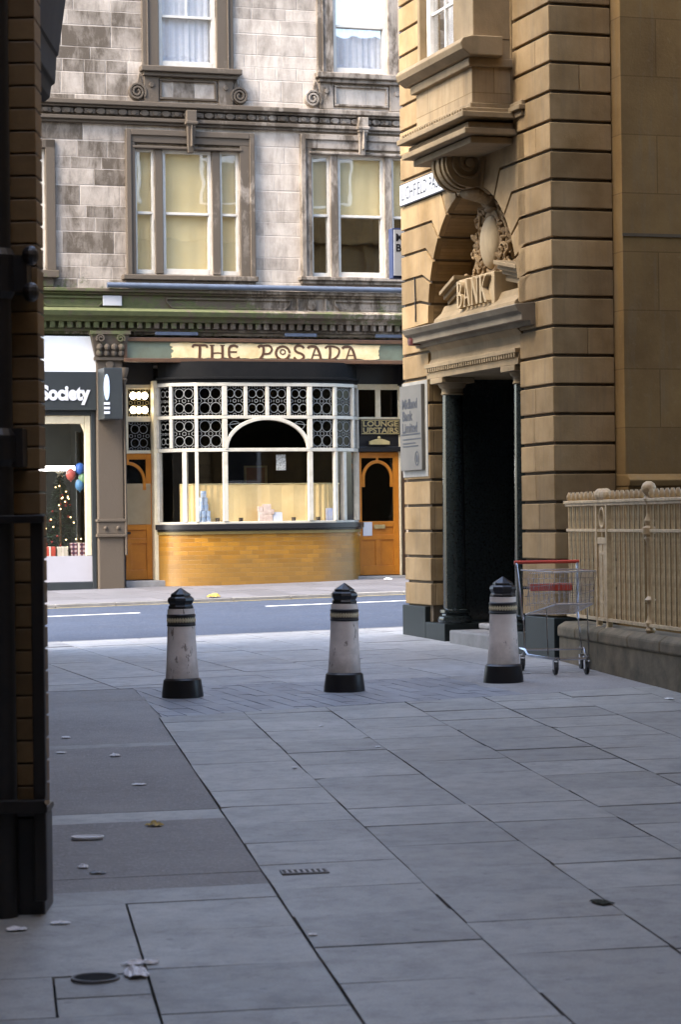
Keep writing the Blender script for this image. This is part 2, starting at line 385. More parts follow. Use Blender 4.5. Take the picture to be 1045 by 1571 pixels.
# ---------------------------------------------------------------- lettering
def mesh_text(txt, size, mat, name, parent, loc, rot, extrude=.004, bold=0.0, align='LEFT', sx=1.0, spacing=1.0):
    c = bpy.data.curves.new('txt', 'FONT'); c.body = txt; c.size = size; c.extrude = extrude; c.offset = bold; c.align_x = align; c.space_character = spacing
    c.resolution_u = 4
    o = bpy.data.objects.new('txt', c); COL.objects.link(o); dg = bpy.context.evaluated_depsgraph_get(); dg.update()
    me = bpy.data.meshes.new_from_object(o.evaluated_get(dg)); bpy.data.objects.remove(o)
    me.materials.clear(); me.materials.append(mat)
    r = bpy.data.objects.new(name, me); COL.objects.link(r); r.parent = parent; r.location = loc; r.rotation_euler = rot; r.scale = (sx, 1, 1)
    return r
def arc(cx, cy, rx, ry, a0, a1, n=14):
    return [(cx+rx*math.cos(math.radians(a0+(a1-a0)*i/n)), cy+ry*math.sin(math.radians(a0+(a1-a0)*i/n))) for i in range(n+1)]
def smooth(pts, k=3):
    for _ in range(k):
        q = [pts[0]]
        for a, b in zip(pts, pts[1:]):
            q += [(.75*a[0]+.25*b[0], .75*a[1]+.25*b[1]), (.25*a[0]+.75*b[0], .25*a[1]+.75*b[1])]
        pts = q + [pts[-1]]
    return pts
ART = {   # soft art-nouveau capitals, unit height
 'T': (.86, [([(.0, .80), (.06, .98), (.43, .95), (.80, .98), (.86, .80)], .15), ([(.43, .95), (.43, .5), (.40, .04)], .19), ([(.22, .04), (.60, .04)], .09)]),
 'H': (.90, [([(.15, 1), (.15, 0)], .18), ([(.75, 1), (.75, 0)], .18), ([(.15, .40), (.45, .46), (.75, .40)], .10), ([(.02, .96), (.28, .96)], .08), ([(.62, .96), (.88, .96)], .08), ([(.02, .04), (.28, .04)], .08), ([(.62, .04), (.88, .04)], .08)]),
 'E': (.78, [([(.62, .86), (.40, 1.0), (.12, .86), (.10, .5), (.12, .14), (.42, -.02), (.72, .16)], .17), ([(.12, .52), (.56, .52)], .11)]),
 'P': (.86, [([(.0, .84), (.10, .98), (.32, .96), (.32, .4), (.10, .04)], .18), ([(.24, .95), (.66, 1.02), (.84, .74), (.68, .42), (.34, .40)], .14), ([(.0, .04), (.30, .04)], .08)]),
 'O': (.96, [(arc(.46, .48, .40, .46, 0, 350, 24), .16), (arc(.46, .56, .15, .17, 0, 350, 14), .09)]),
 'S': (.74, [([(.64, .82), (.52, 1.0), (.20, 1.02), (.06, .78), (.20, .54), (.52, .44), (.66, .24), (.50, .0), (.18, -.02), (.04, .2)], .16)]),
 'A': (.92, [([(.0, .82), (.10, .97), (.52, .97), (.70, .5), (.78, .04)], .18), ([(.50, .97), (.36, .55), (.22, .04)], .11), ([(.30, .36), (.72, .36)], .09), ([(.08, .04), (.34, .04)], .08), ([(.64, .04), (.92, .04)], .08)]),
 'D': (.90, [([(.0, .82), (.08, .97), (.40, 1.0), (.82, .86), (.84, .5), (.60, .12), (.22, .02)], .14), ([(.28, .97), (.30, .5), (.24, .04)], .18)]),
}
ROMAN = {
 'B': (.70, [([(.16, 1), (.16, 0)], .18), ([(.05, .96), (.45, .96), (.58, .76), (.42, .54), (.16, .54)], .11), ([(.16, .53), (.50, .52), (.64, .27), (.46, .04), (.05, .04)], .12)]),
 'A': (.84, [([(.40, 1), (.12, .04)], .10), ([(.38, 1), (.70, .04)], .18), ([(.2, .34), (.6, .34)], .08), ([(.0, .03), (.26, .03)], .06), ([(.54, .03), (.84, .03)], .06)]),
 'N': (.86, [([(.14, .98), (.14, .02)], .10), ([(.12, .98), (.70, .02)], .18), ([(.72, .98), (.72, .02)], .10), ([(.0, .03), (.26, .03)], .06), ([(.58, .97), (.86, .97)], .06)]),
 'K': (.84, [([(.16, 1), (.16, 0)], .18), ([(.70, .97), (.24, .46)], .09), ([(.32, .54), (.74, .03)], .17), ([(.02, .97), (.32, .97)], .06), ([(.02, .03), (.32, .03)], .06), ([(.56, .97), (.84, .97)], .06), ([(.6, .03), (.86, .03)], .06)]),
}
def lettering(mb, txt, font, x0, x1, z0, h, mk, a0, a1):
    adv = sum(font[c][0] for c in txt) + .12*(len(txt)-1); k = (x1-x0)/adv; x = x0
    for c in txt:
        w, strokes = font[c]
        for i, (pts, th) in enumerate(strokes):
            pts = smooth(pts, 2) if len(pts) > 2 and len(pts) < 14 else pts
            mb.ribbon([(x+p[0]*k, z0+p[1]*h) for p in pts], th*min(k, h)*1.0, mk, a0, a1 - (.0006*i if a1 > a0 else -.0006*i))
        x += (w+.12)*k
    return mb

# ---------------------------------------------------------------- ground, road and pavements
def clip(poly, a, b, keep_left=True):
    # keep the part of a polygon on one side of the line a -> b
    def sd(p):
        v = (b[0]-a[0])*(p[1]-a[1]) - (b[1]-a[1])*(p[0]-a[0]); return v if keep_left else -v
    out = []
    for i in range(len(poly)):
        p, q = poly[i-1], poly[i]; s, t = sd(p), sd(q)
        if (s >= 0) != (t >= 0):
            k = s/(s-t); out.append((p[0]+(q[0]-p[0])*k, p[1]+(q[1]-p[1])*k))
        if t >= 0: out.append(q)
    return out
def clip_zone(poly, zone):
    for i in range(len(zone)):
        if len(poly) < 3: return []
        poly = clip(poly, zone[i-1], zone[i])
    return poly
def area(p): return abs(sum(p[i-1][0]*p[i][1]-p[i][0]*p[i-1][1] for i in range(len(p))))/2
def flag(mb, poly, h, drop=.03):
    n = len(poly)
    mb.add([(p[0], p[1], gz(*p)+h+(random.uniform(-.0018, .0018) if n < 7 else 0)) for p in poly] + [(p[0], p[1], gz(*p)+h-drop) for p in poly],
           [tuple(range(n))] + [(i, (i+1) % n, (i+1) % n + n, i+n) for i in range(n)])
def inset(poly, g):
    cx = sum(p[0] for p in poly)/len(poly); cy = sum(p[1] for p in poly)/len(poly); out = []
    for i, p in enumerate(poly):
        dx, dy = cx-p[0], cy-p[1]; out.append((p[0] + g*(1 if dx > 0 else -1), p[1] + g*(1 if dy > 0 else -1)))
    return out
def sheet(name, poly, h, mat, drop=.03):
    mb = MB(); flag(mb, poly, h, drop); return mb.build(name, mat, kind='structure')
mb = MB(); g = []
for x, y in ((-160, -60), (160, -60), (160, 220), (-160, 220)): g.append((x, y, gz(x, y)-.075))
mb.add(g, [(0, 1, 2, 3)]).build('ground', JOINT, kind='structure')

def wl(x, y): p = world((x, y), PUB); return (p.x, p.y)
KN = local(ground(345, 973), PUB).y; KF = local(ground(345, 918), PUB).y       # the two kerb lines, in the pub's own frame
sheet('road', [wl(-40, KN), wl(40, KN), wl(40, KF), wl(-40, KF)], -.045, ROADM)
mb = MB(); mb2 = MB()
for k in range(-16, 20):
    flag(mb, inset([wl(k*.92, KF), wl(k*.92+.91, KF), wl(k*.92+.91, KF+.15), wl(k*.92, KF+.15)], .004), .0, .08)
    flag(mb2, inset([wl(k*.92+.3, KN-.15), wl(k*.92+1.21, KN-.15), wl(k*.92+1.21, KN), wl(k*.92+.3, KN)], .004), .0, .08)
mb.build('far_kerb', KERB, kind='structure'); mb2.build('near_kerb', KERB, kind='structure')
mb = MB()
for r, (y0, y1) in enumerate(((KF+.155, KF+1.2), (KF+1.205, KF+2.25), (KF+2.255, KF+3.3), (KF+3.305, KF+6.4))):
    x = -16 + .37*r
    while x < 16:
        w = random.choice((.6, .75, .9)); flag(mb, [wl(x, y0), wl(x+w-.008, y0), wl(x+w-.008, y1), wl(x, y1)], .004); x += w
mb.build('far_pavement', FARPAVE, kind='structure')
def stripe(name, px0, py0, px1, py1, w, mat, h=-.041):
    a = local(ground(px0, py0), PUB); b = local(ground(px1, py1), PUB); y = (a.y+b.y)/2
    mb = MB(); n = max(2, int(abs(b.x-a.x)/.3)); pts0 = [wl(a.x+(b.x-a.x)*i/n, y-w/2+random.uniform(-.008, .008)) for i in range(n+1)]
    pts1 = [wl(a.x+(b.x-a.x)*i/n, y+w/2+random.uniform(-.008, .008)) for i in range(n+1)]
    poly = pts0 + pts1[::-1]; vs = [(p[0], p[1], gz(*p)+h) for p in poly]; m = len(poly)
    mb.add(vs, [(i, i+1, m-2-i, m-1-i) for i in range(n)]); return mb.build(name, mat, kind='structure')
stripe('road_line', 30, 943.5, 212, 935.2, .13, ROADPAINT); stripe('road_line', 407, 925.6, 640, 916.5, .13, ROADPAINT)
mb = MB(); y = KF-.16
mb.add([(*wl(-14, y), 0), (*wl(14, y), 0), (*wl(14, y+.07), 0), (*wl(-14, y+.07), 0)], [(0, 1, 2, 3)])
mb.v = [(a, b, gz(a, b)-.041) for a, b, c in mb.v]; mb.build('kerb_line', YELLOW, kind='structure')

D1 = Vector((-.141, 1)).normalized(); N1 = Vector((D1.y, -D1.x))          # along and across the passage
def ps(s, t): v = D1*t + N1*s; return (v.x - .28 + .141*10.56*0, v.y)
E1 = Vector((-.28, 10.56))
def pass_pt(s, t): v = E1 + N1*s + D1*(t - 10.56); return (v.x, v.y)      # s from the first long joint, t about the distance
A1 = ground(205, 1103); A2 = ground(969, 1055); a1 = (A1.x, A1.y); a2 = (A2.x, A2.y)
# passage flags: staggered square slabs between long joints
BIG = 60
zone = [(-BIG, -5), (BIG, -5), (BIG, 60), (-BIG, 60)]
mb = MB()
for k in range(-1, 10):
    s0 = .676*k; s1 = s0 + .676 - random.choice((.008, .010, .012))
    if k == -1: s0, s1 = -.0, 0
    if k < 0: continue
    t = 1.2 + random.uniform(0, .6)
    while t < 23:
        h = random.choice((.67, .69, .69, .69, .68)); jg = random.choice((.003, .004, .006, .008)); sk = max(0, (t-11))*.0055; lead = sk*.676
        poly = [pass_pt(s0, t+lead*0 + (s0*sk)), pass_pt(s1, t + s1*sk), pass_pt(s1, t+h-jg+s1*sk), pass_pt(s0, t+h-jg+s0*sk)]
        poly = [(p[0]+random.uniform(-.004, .004), p[1]+random.uniform(-.004, .004)) for p in poly]
        if random.random() < .12:                      # a chipped corner
            i = random.randrange(4); p, a, b = poly[i], poly[i-1], poly[(i+1) % 4]; k = random.uniform(.04, .12)
            poly[i:i+1] = [(p[0]+(a[0]-p[0])*k, p[1]+(a[1]-p[1])*k), (p[0]+(b[0]-p[0])*k*.6, p[1]+(b[1]-p[1])*k*.6)]
        poly = clip(poly, a1, a2, False)
        if len(poly) > 2 and area(poly) > .01: flag(mb, poly, random.uniform(-.002, .002))
        t += h
# the rough-laid flags in the near left corner
for s0, s1, ts in ((-.67, -.012, (5.4, 6.5, 7.1, 7.75, 8.40, 9.18, 9.93, 10.62)), (-1.9, -.681, (5.4, 6.9, 7.5, 8.02, 8.44)), (-1.9, -.681, (9.12, 9.93, 10.62)), (-1.9, -1.03, (8.44, 9.12)), (-1.02, -.681, (8.44, 8.75, 9.12))):
    for t0, t1 in zip(ts, ts[1:]): flag(mb, [pass_pt(s0, t0), pass_pt(s1, t0), pass_pt(s1, t1-.008), pass_pt(s0, t1-.008)], random.uniform(-.003, .002))
for t0, t1 in ((10.62, 10.95), (13.12, 13.5), (16.8, 17.0)):
    flag(mb, [pass_pt(-2.4, t0), pass_pt(-.012, t0), pass_pt(-.012, t1), pass_pt(-2.4, t1)], .0)
mb.build('paving', SLAB, kind='structure')
mb = MB()
for t0, t1 in ((10.955, 13.115), (13.505, 16.795), (17.005, 20.9)):
    n = 6
    for i in range(n):
        a, b = t0+(t1-t0)*i/n, t0+(t1-t0)*(i+1)/n
        flag(mb, [pass_pt(-3.2, a), pass_pt(-.010, a), pass_pt(-.010, b), pass_pt(-3.2, b)], .0)
flag(mb, [pass_pt(-4.5, 16.6), pass_pt(-.005, 16.6), pass_pt(-.005, 22.6), pass_pt(-4.5, 22.6)], -.006, .02)
mb.build('tarmac', TAR, kind='structure')
# band of setts under the bollards, square to the street
b1 = ground(205, 1056); b2 = ground(969, 1028); b1 = (b1.x, b1.y); b2 = (b2.x, b2.y)
mb = MB(); mt = MB()
lx0 = local(ground(232, 1075), PUB).x; ly = local(ground(640, 1060), PUB)
for i in range(-4, 40):
    for j in range(-6, 18):
        x0 = -2.0 + lx0*0 + i*.155 + 0.0; 
        x0 = local(ground(232, 1075), PUB).x - .35 + i*.155; y0 = -23.2 + j*.36 + (.18 if i % 2 else 0)
        poly = [wl(x0, y0), wl(x0+.150, y0), wl(x0+.150, y0+.355), wl(x0, y0+.355)]
        poly = clip(clip(poly, a1, a2, True), b1, b2, False)
        le = [(ground(*q).x, ground(*q).y) for q in ((249, 1101), (200, 1052))]
        poly = clip(poly, le[0], le[1], False) if len(poly) > 2 else poly
        if len(poly) > 2 and area(poly) > .004 and x0 < ly.x+.6: flag(mb, poly, random.uniform(-.001, .001))
flag(mt, [a1, a2, b2, b1], -.007, .02); mb.build('setts', SETT, kind='structure')
poly = [wl(ly.x+.62, -30), wl(ly.x+9, -30), wl(ly.x+9, KN-2), wl(ly.x+.62, KN-2)]
poly = clip(clip(poly, a1, a2, True), b1, b2, False); flag(mt, poly, .0); mt.build('dark_apron', TAR, kind='structure')
# street pavement beyond the bollards
mb = MB(); r = 0; y0 = KN-.155
x = -16.0
while x < 14:
    w = .74; t = KN - .155 - random.uniform(0, .5); hi = KN - .155
    while hi > -26:
        h = random.choice((.6, .75, .9)); lo = hi - h
        poly = clip([wl(x, lo), wl(x+w-.008, lo), wl(x+w-.008, hi-.008), wl(x, hi-.008)], b1, b2, True)
        if len(poly) > 2 and area(poly) > .02: flag(mb, poly, random.uniform(-.002, .002))
        hi = lo
    x += w
mb.build('near_pavement', SLAB2, kind='structure')

# ---------------------------------------------------------------- the pub building across the street
pub = thing('pub_building', 'soot stained sandstone building across the street with a pub at street level', 'building', PUB, TH)
XL, XR, ZT = -7.0, 11.0, 13.5
ZC = PZ(340, 515)                                  # underside of the lower cornice
def sash_z(px, py0, py1): return PZ(px, py1), PZ(px, py0)
openings = []
W0 = (-2.2, PX(69, 330), PZ(70, 415), PZ(70, 228))
tri = []
for (a, b, c, d, e, f, yt, yb) in ((207, 237, 250, 325, 338, 367, 231, 421), (478, 507, 519, 590, 602, 634, 240, 426)):
    zb, zt = PZ((a+f)/2, yb), PZ((a+f)/2, yt)
    tri.append([(PX(a, 330), PX(b, 330), zb, zt), (PX(c, 330), PX(d, 330), zb, zt), (PX(e, 330), PX(f, 330), zb, zt)])
up = []
for (a, b, yb) in ((243, 331, 105), (511, 594, 115)):
    z0 = PZ((a+b)/2, yb); up.append((PX(a, 60), PX(b, 60), z0, z0+2.12))
openings = [W0] + sum(tri, []) + up
# wall: a thick skin with real window holes
mb = MB()
xs = sorted({XL, XR} | {v for o in openings for v in o[:2]}); zs = sorted({ZC, ZT} | {v for o in openings for v in o[2:]})
for i in range(len(zs)-1):
    for j in range(len(xs)-1):
        cx, cz = (xs[j]+xs[j+1])/2, (zs[i]+zs[i+1])/2
        if any(o[0] < cx < o[1] and o[2] < cz < o[3] for o in openings): continue
        mb.add([(xs[j], 0, zs[i]), (xs[j+1], 0, zs[i]), (xs[j+1], 0, zs[i+1]), (xs[j], 0, zs[i+1])], [(0, 1, 2, 3)])
for x0, x1, z0, z1 in openings:
    mb.add([(x0, 0, z0), (x1, 0, z0), (x1, 0, z1), (x0, 0, z1), (x0, .32, z0), (x1, .32, z0), (x1, .32, z1), (x0, .32, z1)],
           [(0, 4, 5, 1), (1, 5, 6, 2), (2, 6, 7, 3), (3, 7, 4, 0)])
o = mb.build('wall', STONE, pub)
mb = MB().box(XL, XR, 5.0, 9.0, .2, ZT).box(XL, XR, .33, 5.0, ZT-.2, ZT).box(XL, XL+.3, .02, 5.0, .2, ZT-.2).box(XR-.3, XR, .02, 5.0, .2, ZT-.2)
mb.build('rear_wall', STONE, pub)
def sash_window(o, zm, y, curtain, fr=.07, bar=False, low=None, gl=GLASSUP):
    x0, x1, z0, z1 = o; e = .002
    f = MB(); ft = fr; fb = fr*1.7
    f.box(x0+e, x0+ft, y, y+.09, z0+e, z1-e).box(x1-ft, x1-e, y, y+.09, z0+e, z1-e).box(x0+ft, x1-ft, y+.002, y+.088, z1-ft, z1-e).box(x0+ft, x1-ft, y-.004, y+.088, z0+e, z0+fb)
    f.box(x0+ft, x1-ft, y-.006, y+.086, zm-.022, zm+.022)
    if bar: f.box((x0+x1)/2-.012, (x0+x1)/2+.012, y+.012, y+.05, zm+.022, z1-ft)
    fo = f.build('window', WINFRAME, pub, bevel=.005)
    g = MB()
    g.box(x0+ft*.6, x1-ft*.6, y+.028, y+.033, zm, z1-ft*.6)
    g.box(x0+ft*.6, x1-ft*.6, y+.062, y+.067, z0+fb*.6, zm)
    g.build('pane', gl, fo)
    if curtain is not None:
        c = MB(); n = max(8, int((x1-x0)/.035)); zt = z1-.02; zlo = z0+.02 if low is None else low
        pts = [(x0+.01+(x1-x0-.02)*i/n, y+.105+(.010*math.sin(i*1.9)+.008*math.sin(i*.7) if curtain is NET else .004*math.sin(i*.8))) for i in range(n+1)]
        c.ribbon(pts, .004, lambda p, a: (p[0], p[1], a), zlo, zt); c.build('curtain', curtain, fo)  # real net curtains upstairs; first-floor yellow sheets paint a reflection
    r = MB(); r.box(x0-.1, x1+.1, y+.75, y+.78, z0-.1, z1+.1).box(x0-.1, x0-.08, .33, y+.75, z0-.1, z1+.1).box(x1+.08, x1+.1, .33, y+.75, z0-.1, z1+.1).box(x0-.08, x1+.08, .33, y+.75, z1+.08, z1+.1).box(x0-.08, x1+.08, .33, y+.75, z0-.1, z0-.08)
    r.build('room', DARK, fo)
    return fo
for i, t in enumerate(tri):
    zm = PZ(290, 328) if i == 0 else PZ(550, 332)
    for k, o in enumerate(t):
        sash_window(o, zm, .03, WARM_REFLECTION, fr=.042 if k != 1 else .055, low=None if i == 0 else zm-.02)
sash_window(W0, PZ(70, 325), .03, WARM_REFLECTION)
for i, o in enumerate(up): sash_window(o, PZ(285, 26) if i != 1 else PZ(550, 41), .03, NET, bar=True)
# window architraves, sills, panels
def moulding(x0, x1, z0, z1, d, mat=TRIM, name='moulding', y0=-.0, bevel=.012):
    return MB().box(x0, x1, y0-d, y0+.02, z0, z1).build(name, mat, pub, bevel=bevel)
for i, (l, r, yt, ysl0, ysl1, sl, sr_) in enumerate(((195, 387, 205, 424, 436, 186, 393), (463, 648, 212, 427, 437, 457, 656))):
    x0, x1 = PX(l, 320), PX(r, 320); zt = PZ((l+r)/2, yt); o = tri[i]; zi = o[0][3]; zs_ = PZ((l+r)/2, ysl0)
    m = MB(); m.box(x0, o[0][0]-.002, -.07, .02, zs_, zi+.10).box(o[2][1]+.002, x1, -.07, .02, zs_, zi+.10).box(x0, x1, -.07, .02, zi+.10, zt)
    m.box(x0-.03, x0+.06, -.10, .02, zs_, zt+.03).box(x1-.06, x1+.03, -.10, .02, zs_, zt+.03).box(x0+.06, x1-.06, -.10, .02, zt-.07, zt+.03)
    m.box(o[0][0]-.05, o[2][1]+.05, -.085, .02, zi+.004, zi+.05)
    m.build('architrave', TRIM, pub, bevel=.012)
    m = MB().box(o[0][1]+.003, o[1][0]-.003, -.03, .31, o[0][2], zi).box(o[1][1]+.003, o[2][0]-.003, -.03, .31, o[0][2], zi)
    m.build('mullion', TRIM, pub, bevel=.012)
    xs0, xs1 = PX(sl, 430), PX(sr_, 430); zb = PZ((sl+sr_)/2, ysl1)
    MB().box(xs0, xs1, -.17, .12, zb+.05, zs_).box(xs0+.04, xs1-.04, -.12, .02, zb-.01, zb+.05).build('window_sill', TRIM, pub, bevel=.012)
x1 = W0[1]; MB().box(x1+.002, x1+.17, -.06, .02, W0[2], W0[3]+.15).box(W0[0]-.1, x1+.17, -.06, .02, W0[3]+.004, W0[3]+.15).build('architrave', TRIM, pub, bevel=.012)
MB().box(W0[0]-.2, PX(88, 420), -.17, .12, W0[2]-.13, W0[2]-.004).box(W0[0]-.2, PX(80, 420), -.10, .02, W0[2]-.28, W0[2]-.13).build('window_sill', TRIM, pub, bevel=.012)
def spiral(cx, cz, r, turns=2.3, n=46, sgn=1):
    return [(cx + sgn*r*(1-.8*i/n)*math.cos(2*math.pi*turns*i/n - .6), cz + r*(1-.8*i/n)*math.sin(2*math.pi*turns*i/n - .6)) for i in range(n+1)]
for i, o in enumerate(up):
    x0, x1, z0, z1 = o
    MB().box(x0-.30, x0-.004, -.05, .02, z0, z1+.3).box(x1+.004, x1+.30, -.05, .02, z0, z1+.3).box(x0-.30, x1+.30, -.05, .02, z1+.3, z1+.42).box(x0-.22, x0-.19, -.075, -.05, z0, z1+.3).box(x1+.19, x1+.22, -.075, -.05, z0, z1+.3).build('architrave', TRIM, pub, bevel=.012)
    MB().box(x0-.35, x1+.42, -.18, .12, z0-.10, z0-.003).box(x0-.30, x1+.36, -.12, .02, z0-.17, z0-.10).build('window_sill', TRIM, pub, bevel=.015)
    zb = PZ(290, 160) if i != 1 else PZ(550, 170)
    p = MB(); p.box(x0-.28, x0-.02, -.06, .02, zb, z0-.17).box(x1+.02, x1+.28, -.06, .02, zb, z0-.17)
    p.box(x0, x1, -.05, .02, z0-.24, z0-.20).box(x0, x1, -.05, .02, zb+.06, zb+.10).box(x0, x0+.04, -.05, .02, zb+.10, z0-.24).box(x1-.04, x1, -.05, .02, zb+.10, z0-.24)
    for cx in (x0-.15, x1+.15): p.prism(arc(cx, z0-.32, .045, .045, 0, 345, 14), 'y', -.085, -.05)
    p.build('apron_panel', TRIM, pub, bevel=.01)
    for sg, cx in ((-1, x0-.40), (1, x1+.40)):
        q = MB(); q.ribbon(spiral(cx, zb+.17, .155, sgn=-sg), .035, lambda p, a: (p[0], a, p[1]), -.075, -.0)
        q.prism(arc(cx, zb+.17, .15, .15, 0, 345, 20), 'y', -.035, .02)
        q.prism([(cx-sg*.13, zb+.22), (cx-sg*.05, zb+.50), (cx+sg*.0, zb+.28)], 'y', -.034, .02)
        q.build('scroll', TRIM, pub, bevel=.005)
# upper string course with its carved frieze
zt0, zt1, zf0, zb1, zb0 = PZ(340, 163), PZ(340, 172), PZ(340, 174), PZ(340, 187), PZ(340, 197)
MB().box(XL, XR, -.16, .02, zt1+.02, zt0).box(XL, XR, -.11, .02, zt1-.02, zt1+.02).build('string_course', TRIM, pub, bevel=.012)
MB().box(XL, XR, -.12, .02, zb0+.05, zb1).box(XL, XR, -.07, .02, zb0, zb0+.05).build('string_course', TRIM, pub, bevel=.012)
mb = MB(); mb.box(XL, XR, -.02, .02, zb1, zt1-.02); x = XL + .1; zc = (zb1+zt1)/2; hh = (zt1-zb1)/2-.03
while x < XR-.3:
    mb.prism(arc(x, zc, .085, hh, 22.5, 337.5, 7), 'y', -.085, -.02); mb.box(x+.09, x+.29, -.07, -.02, zc-.045, zc+.045)
    mb.prism(arc(x+.19, zc, .05, hh*.8, 0, 340, 10), 'y', -.09, -.02); x += .38
mb.build('carved_frieze', TRIM, pub, bevel=.014)
for px0, pz in ((290, 168), (553, 178)):
    xk = PX(px0, 200); k = MB(); zk = PZ(px0, 236 if px0 < 400 else 240); zq = PZ(px0, 193 if px0 < 400 else 201)
    k.box(xk-.09, xk+.09, -.20, .0, zb0, zt1-.02)
    k.add([(xk-.075, -.19, zq), (xk+.075, -.19, zq), (xk+.05, -.11, zk), (xk-.05, -.11, zk), (xk-.075, 0, zq), (xk+.075, 0, zq), (xk+.05, 0, zk), (xk-.05, 0, zk)],
          [(0, 1, 2, 3), (4, 7, 6, 5), (0, 4, 5, 1), (1, 5, 6, 2), (2, 6, 7, 3), (3, 7, 4, 0)])
    k.box(xk-.11, xk+.11, -.22, .0, zq-.002, zq+.05); k.box(xk-.015, xk+.015, -.21, -.10, zk+.1, zq-.01)
    k.build('keystone', TRIM, pub, bevel=.012)
# lower cornice, gutter pipe, panel frieze, dentils
zg = PZ(390, 443); zp1 = PZ(340, 450); zp0 = PZ(340, 477); zc1 = PZ(340, 482); zc0 = PZ(340, 497); zd0 = PZ(340, 511)
MB().box(XL, XR, -.16, .02, zg-.11, zg-.05).box(XL, XR, -.10, .02, zg-.15, zg-.11).build('string_course', TRIM, pub, bevel=.012)
MB().tube([(PX(160, 442), -.20, zg), (XR, -.20, zg)], .048, 10).build('gutter', BLUEGREY, pub, smooth=True)
mb = MB(); x = -3.1
mb.box(XL, XR, -.05, .02, zp0, zg-.15)
for x0, x1 in ((-5.0, -1.35), (-1.15, -.02), (1.02, 3.28), (4.05, 6.2), (7.0, 9.2)):
    mb.ribbon([(x0+.12, zp0+.04), (x1-.12, zp0+.04), (x1-.03, zp0+.13), (x1-.03, zg-.20), (x0+.03, zg-.20), (x0+.03, zp0+.13)], .03, lambda p, a: (p[0], a, p[1]), -.085, -.05, closed=True)
for xc in (3.65, 6.6, 9.6): mb.prism(arc(xc, (zp0+zg-.15)/2, .09, .09, 0, 340, 16), 'y', -.08, -.05); mb.box(xc-.27, xc-.24, -.085, -.05, zp0, zg-.16); mb.box(xc+.24, xc+.27, -.085, -.05, zp0, zg-.16)
mb.build('panel_frieze', TRIM, pub, bevel=.008)
MB().box(PX(157, 465, -.06), PX(186, 465, -.06), -.10, -.0501, zp0+.05, zg-.17).build('pale_block', plain('pale block stone', (.42, .41, .42), .9), pub, bevel=.01)  # single block in a paler tone than the frieze
MB().prism([(0, zc0), (-.22, zc0), (-.24, zc0+.06), (-.33, zc0+.09), (-.36, zc1), (-.30, zc1+.03), (0, zc1+.09)], 'x', XL, XR).build('cornice', TRIM, pub, bevel=.006)
mb = MB(); x = XL
while x < XR-.2: mb.box(x, x+.085, -.19, 0, zd0+.05, zc0); x += .15
mb.box(XL, XR, -.10, .0, zd0, zd0+.05).box(XL, XR, -.085, .0, zd0+.05, zc0)
mb.build('dentil_course', TRIM, pub, bevel=.005)
for a, b in ((235, 300), (433, 482), (572, 640)): MB().box(PX(a, 510), PX(b, 510), -.17, -.105, zd0-.06, zd0-.003).build('lead_flashing', BLUEGREY, pub, bevel=.008)

# --- street level
ZG = gz(-2, 41.5); ZF = PZ(583, 883, .35)
FXL, FXR = PX(187, 600), PX(618, 600) + .04
zfa1, zfa0 = PZ(400, 521, -.1), PZ(400, 556, -.1)
# pilasters with carved capitals
for xp, hw in ((PX(167, 700), .225), (FXR+.25, .23)):
    p = MB(); zcap0, zcap1 = PZ(167, 549), zd0
    p.box(xp-hw, xp+hw, -.12, .30, ZG-.4, zcap0).build('pilaster', TRIM, pub, bevel=.02)
    c = MB(); c.add([(xp-hw-.02, -.14, zcap0), (xp+hw+.02, -.14, zcap0), (xp+hw+.10, -.22, zcap1-.06), (xp-hw-.10, -.22, zcap1-.06), (xp-hw-.02, .0, zcap0), (xp+hw+.02, .0, zcap0), (xp+hw+.10, .0, zcap1-.06), (xp-hw-.10, .0, zcap1-.06)],
                    [(0, 1, 2, 3), (4, 7, 6, 5), (0, 4, 5, 1), (1, 5, 6, 2), (2, 6, 7, 3), (3, 7, 4, 0)])
    c.box(xp-hw-.12, xp+hw+.12, -.25, 0, zcap1-.06, zcap1-.002); c.box(xp-hw-.04, xp+hw+.04, -.17, 0, zcap0-.05, zcap0)
    for k in range(4): 
        for j in range(2): c.ball((xp-hw+.04+k*.125, -.17-.035*j, zcap0+.07+.10*j), (.055, .05, .06), 8, 6)
    for sg in (-1, 1): c.ribbon(spiral(xp+sg*.17, zcap1-.13, .075, 1.6, 20, sg), .025, lambda p, a: (p[0], a, p[1]), -.25, -.19)
    c.build('capital', TRIM, pub)
    b = MB(); z1, z0 = PZ(167, 798), PZ(167, 822)
    b.box(xp-hw-.03, xp+hw+.03, -.16, 0, z1-.03, z1+.02).box(xp-hw-.03, xp+hw+.03, -.16, 0, z0-.02, z0+.03).box(xp-hw-.01, xp+hw+.01, -.14, 0, z0+.03, z1-.03)
    for sg in (-.11, .11): b.ball((xp+sg, -.145, (z0+z1)/2), .035, 8, 6)
    b.build('pilaster_band', TRIM, pub, bevel=.008)
    b = MB().prism(arc(xp, PZ(167, 560), .07, .07, 0, 345, 16), 'y', -.15, -.12); b.build('roundel', TRIM, pub, bevel=.01)
# recess behind the pub front
YD = .36                                     # door plane
mb = MB(); mb.box(FXL-.02, FXR+.02, -.05, YD+.3, zfa0+.001, zfa0+.05); mb.box(FXL, FXL+.03, .0, YD+.1, ZG, zfa0); mb.box(FXR+.02, FXR+.05, .0, YD+.1, ZG, zfa0)
mb.build('recess_lining', BLACKP, pub)
mb = MB(); mb.box(XL, XR, .30, .6, zfa0+.06, ZC-.001); mb.build('lintel_beam', BLACKP, pub)
MB().box(FXL+.03, FXR+.02, .02, 5, ZG-.3, ZF).build('threshold', KERB, pub, bevel=.01)
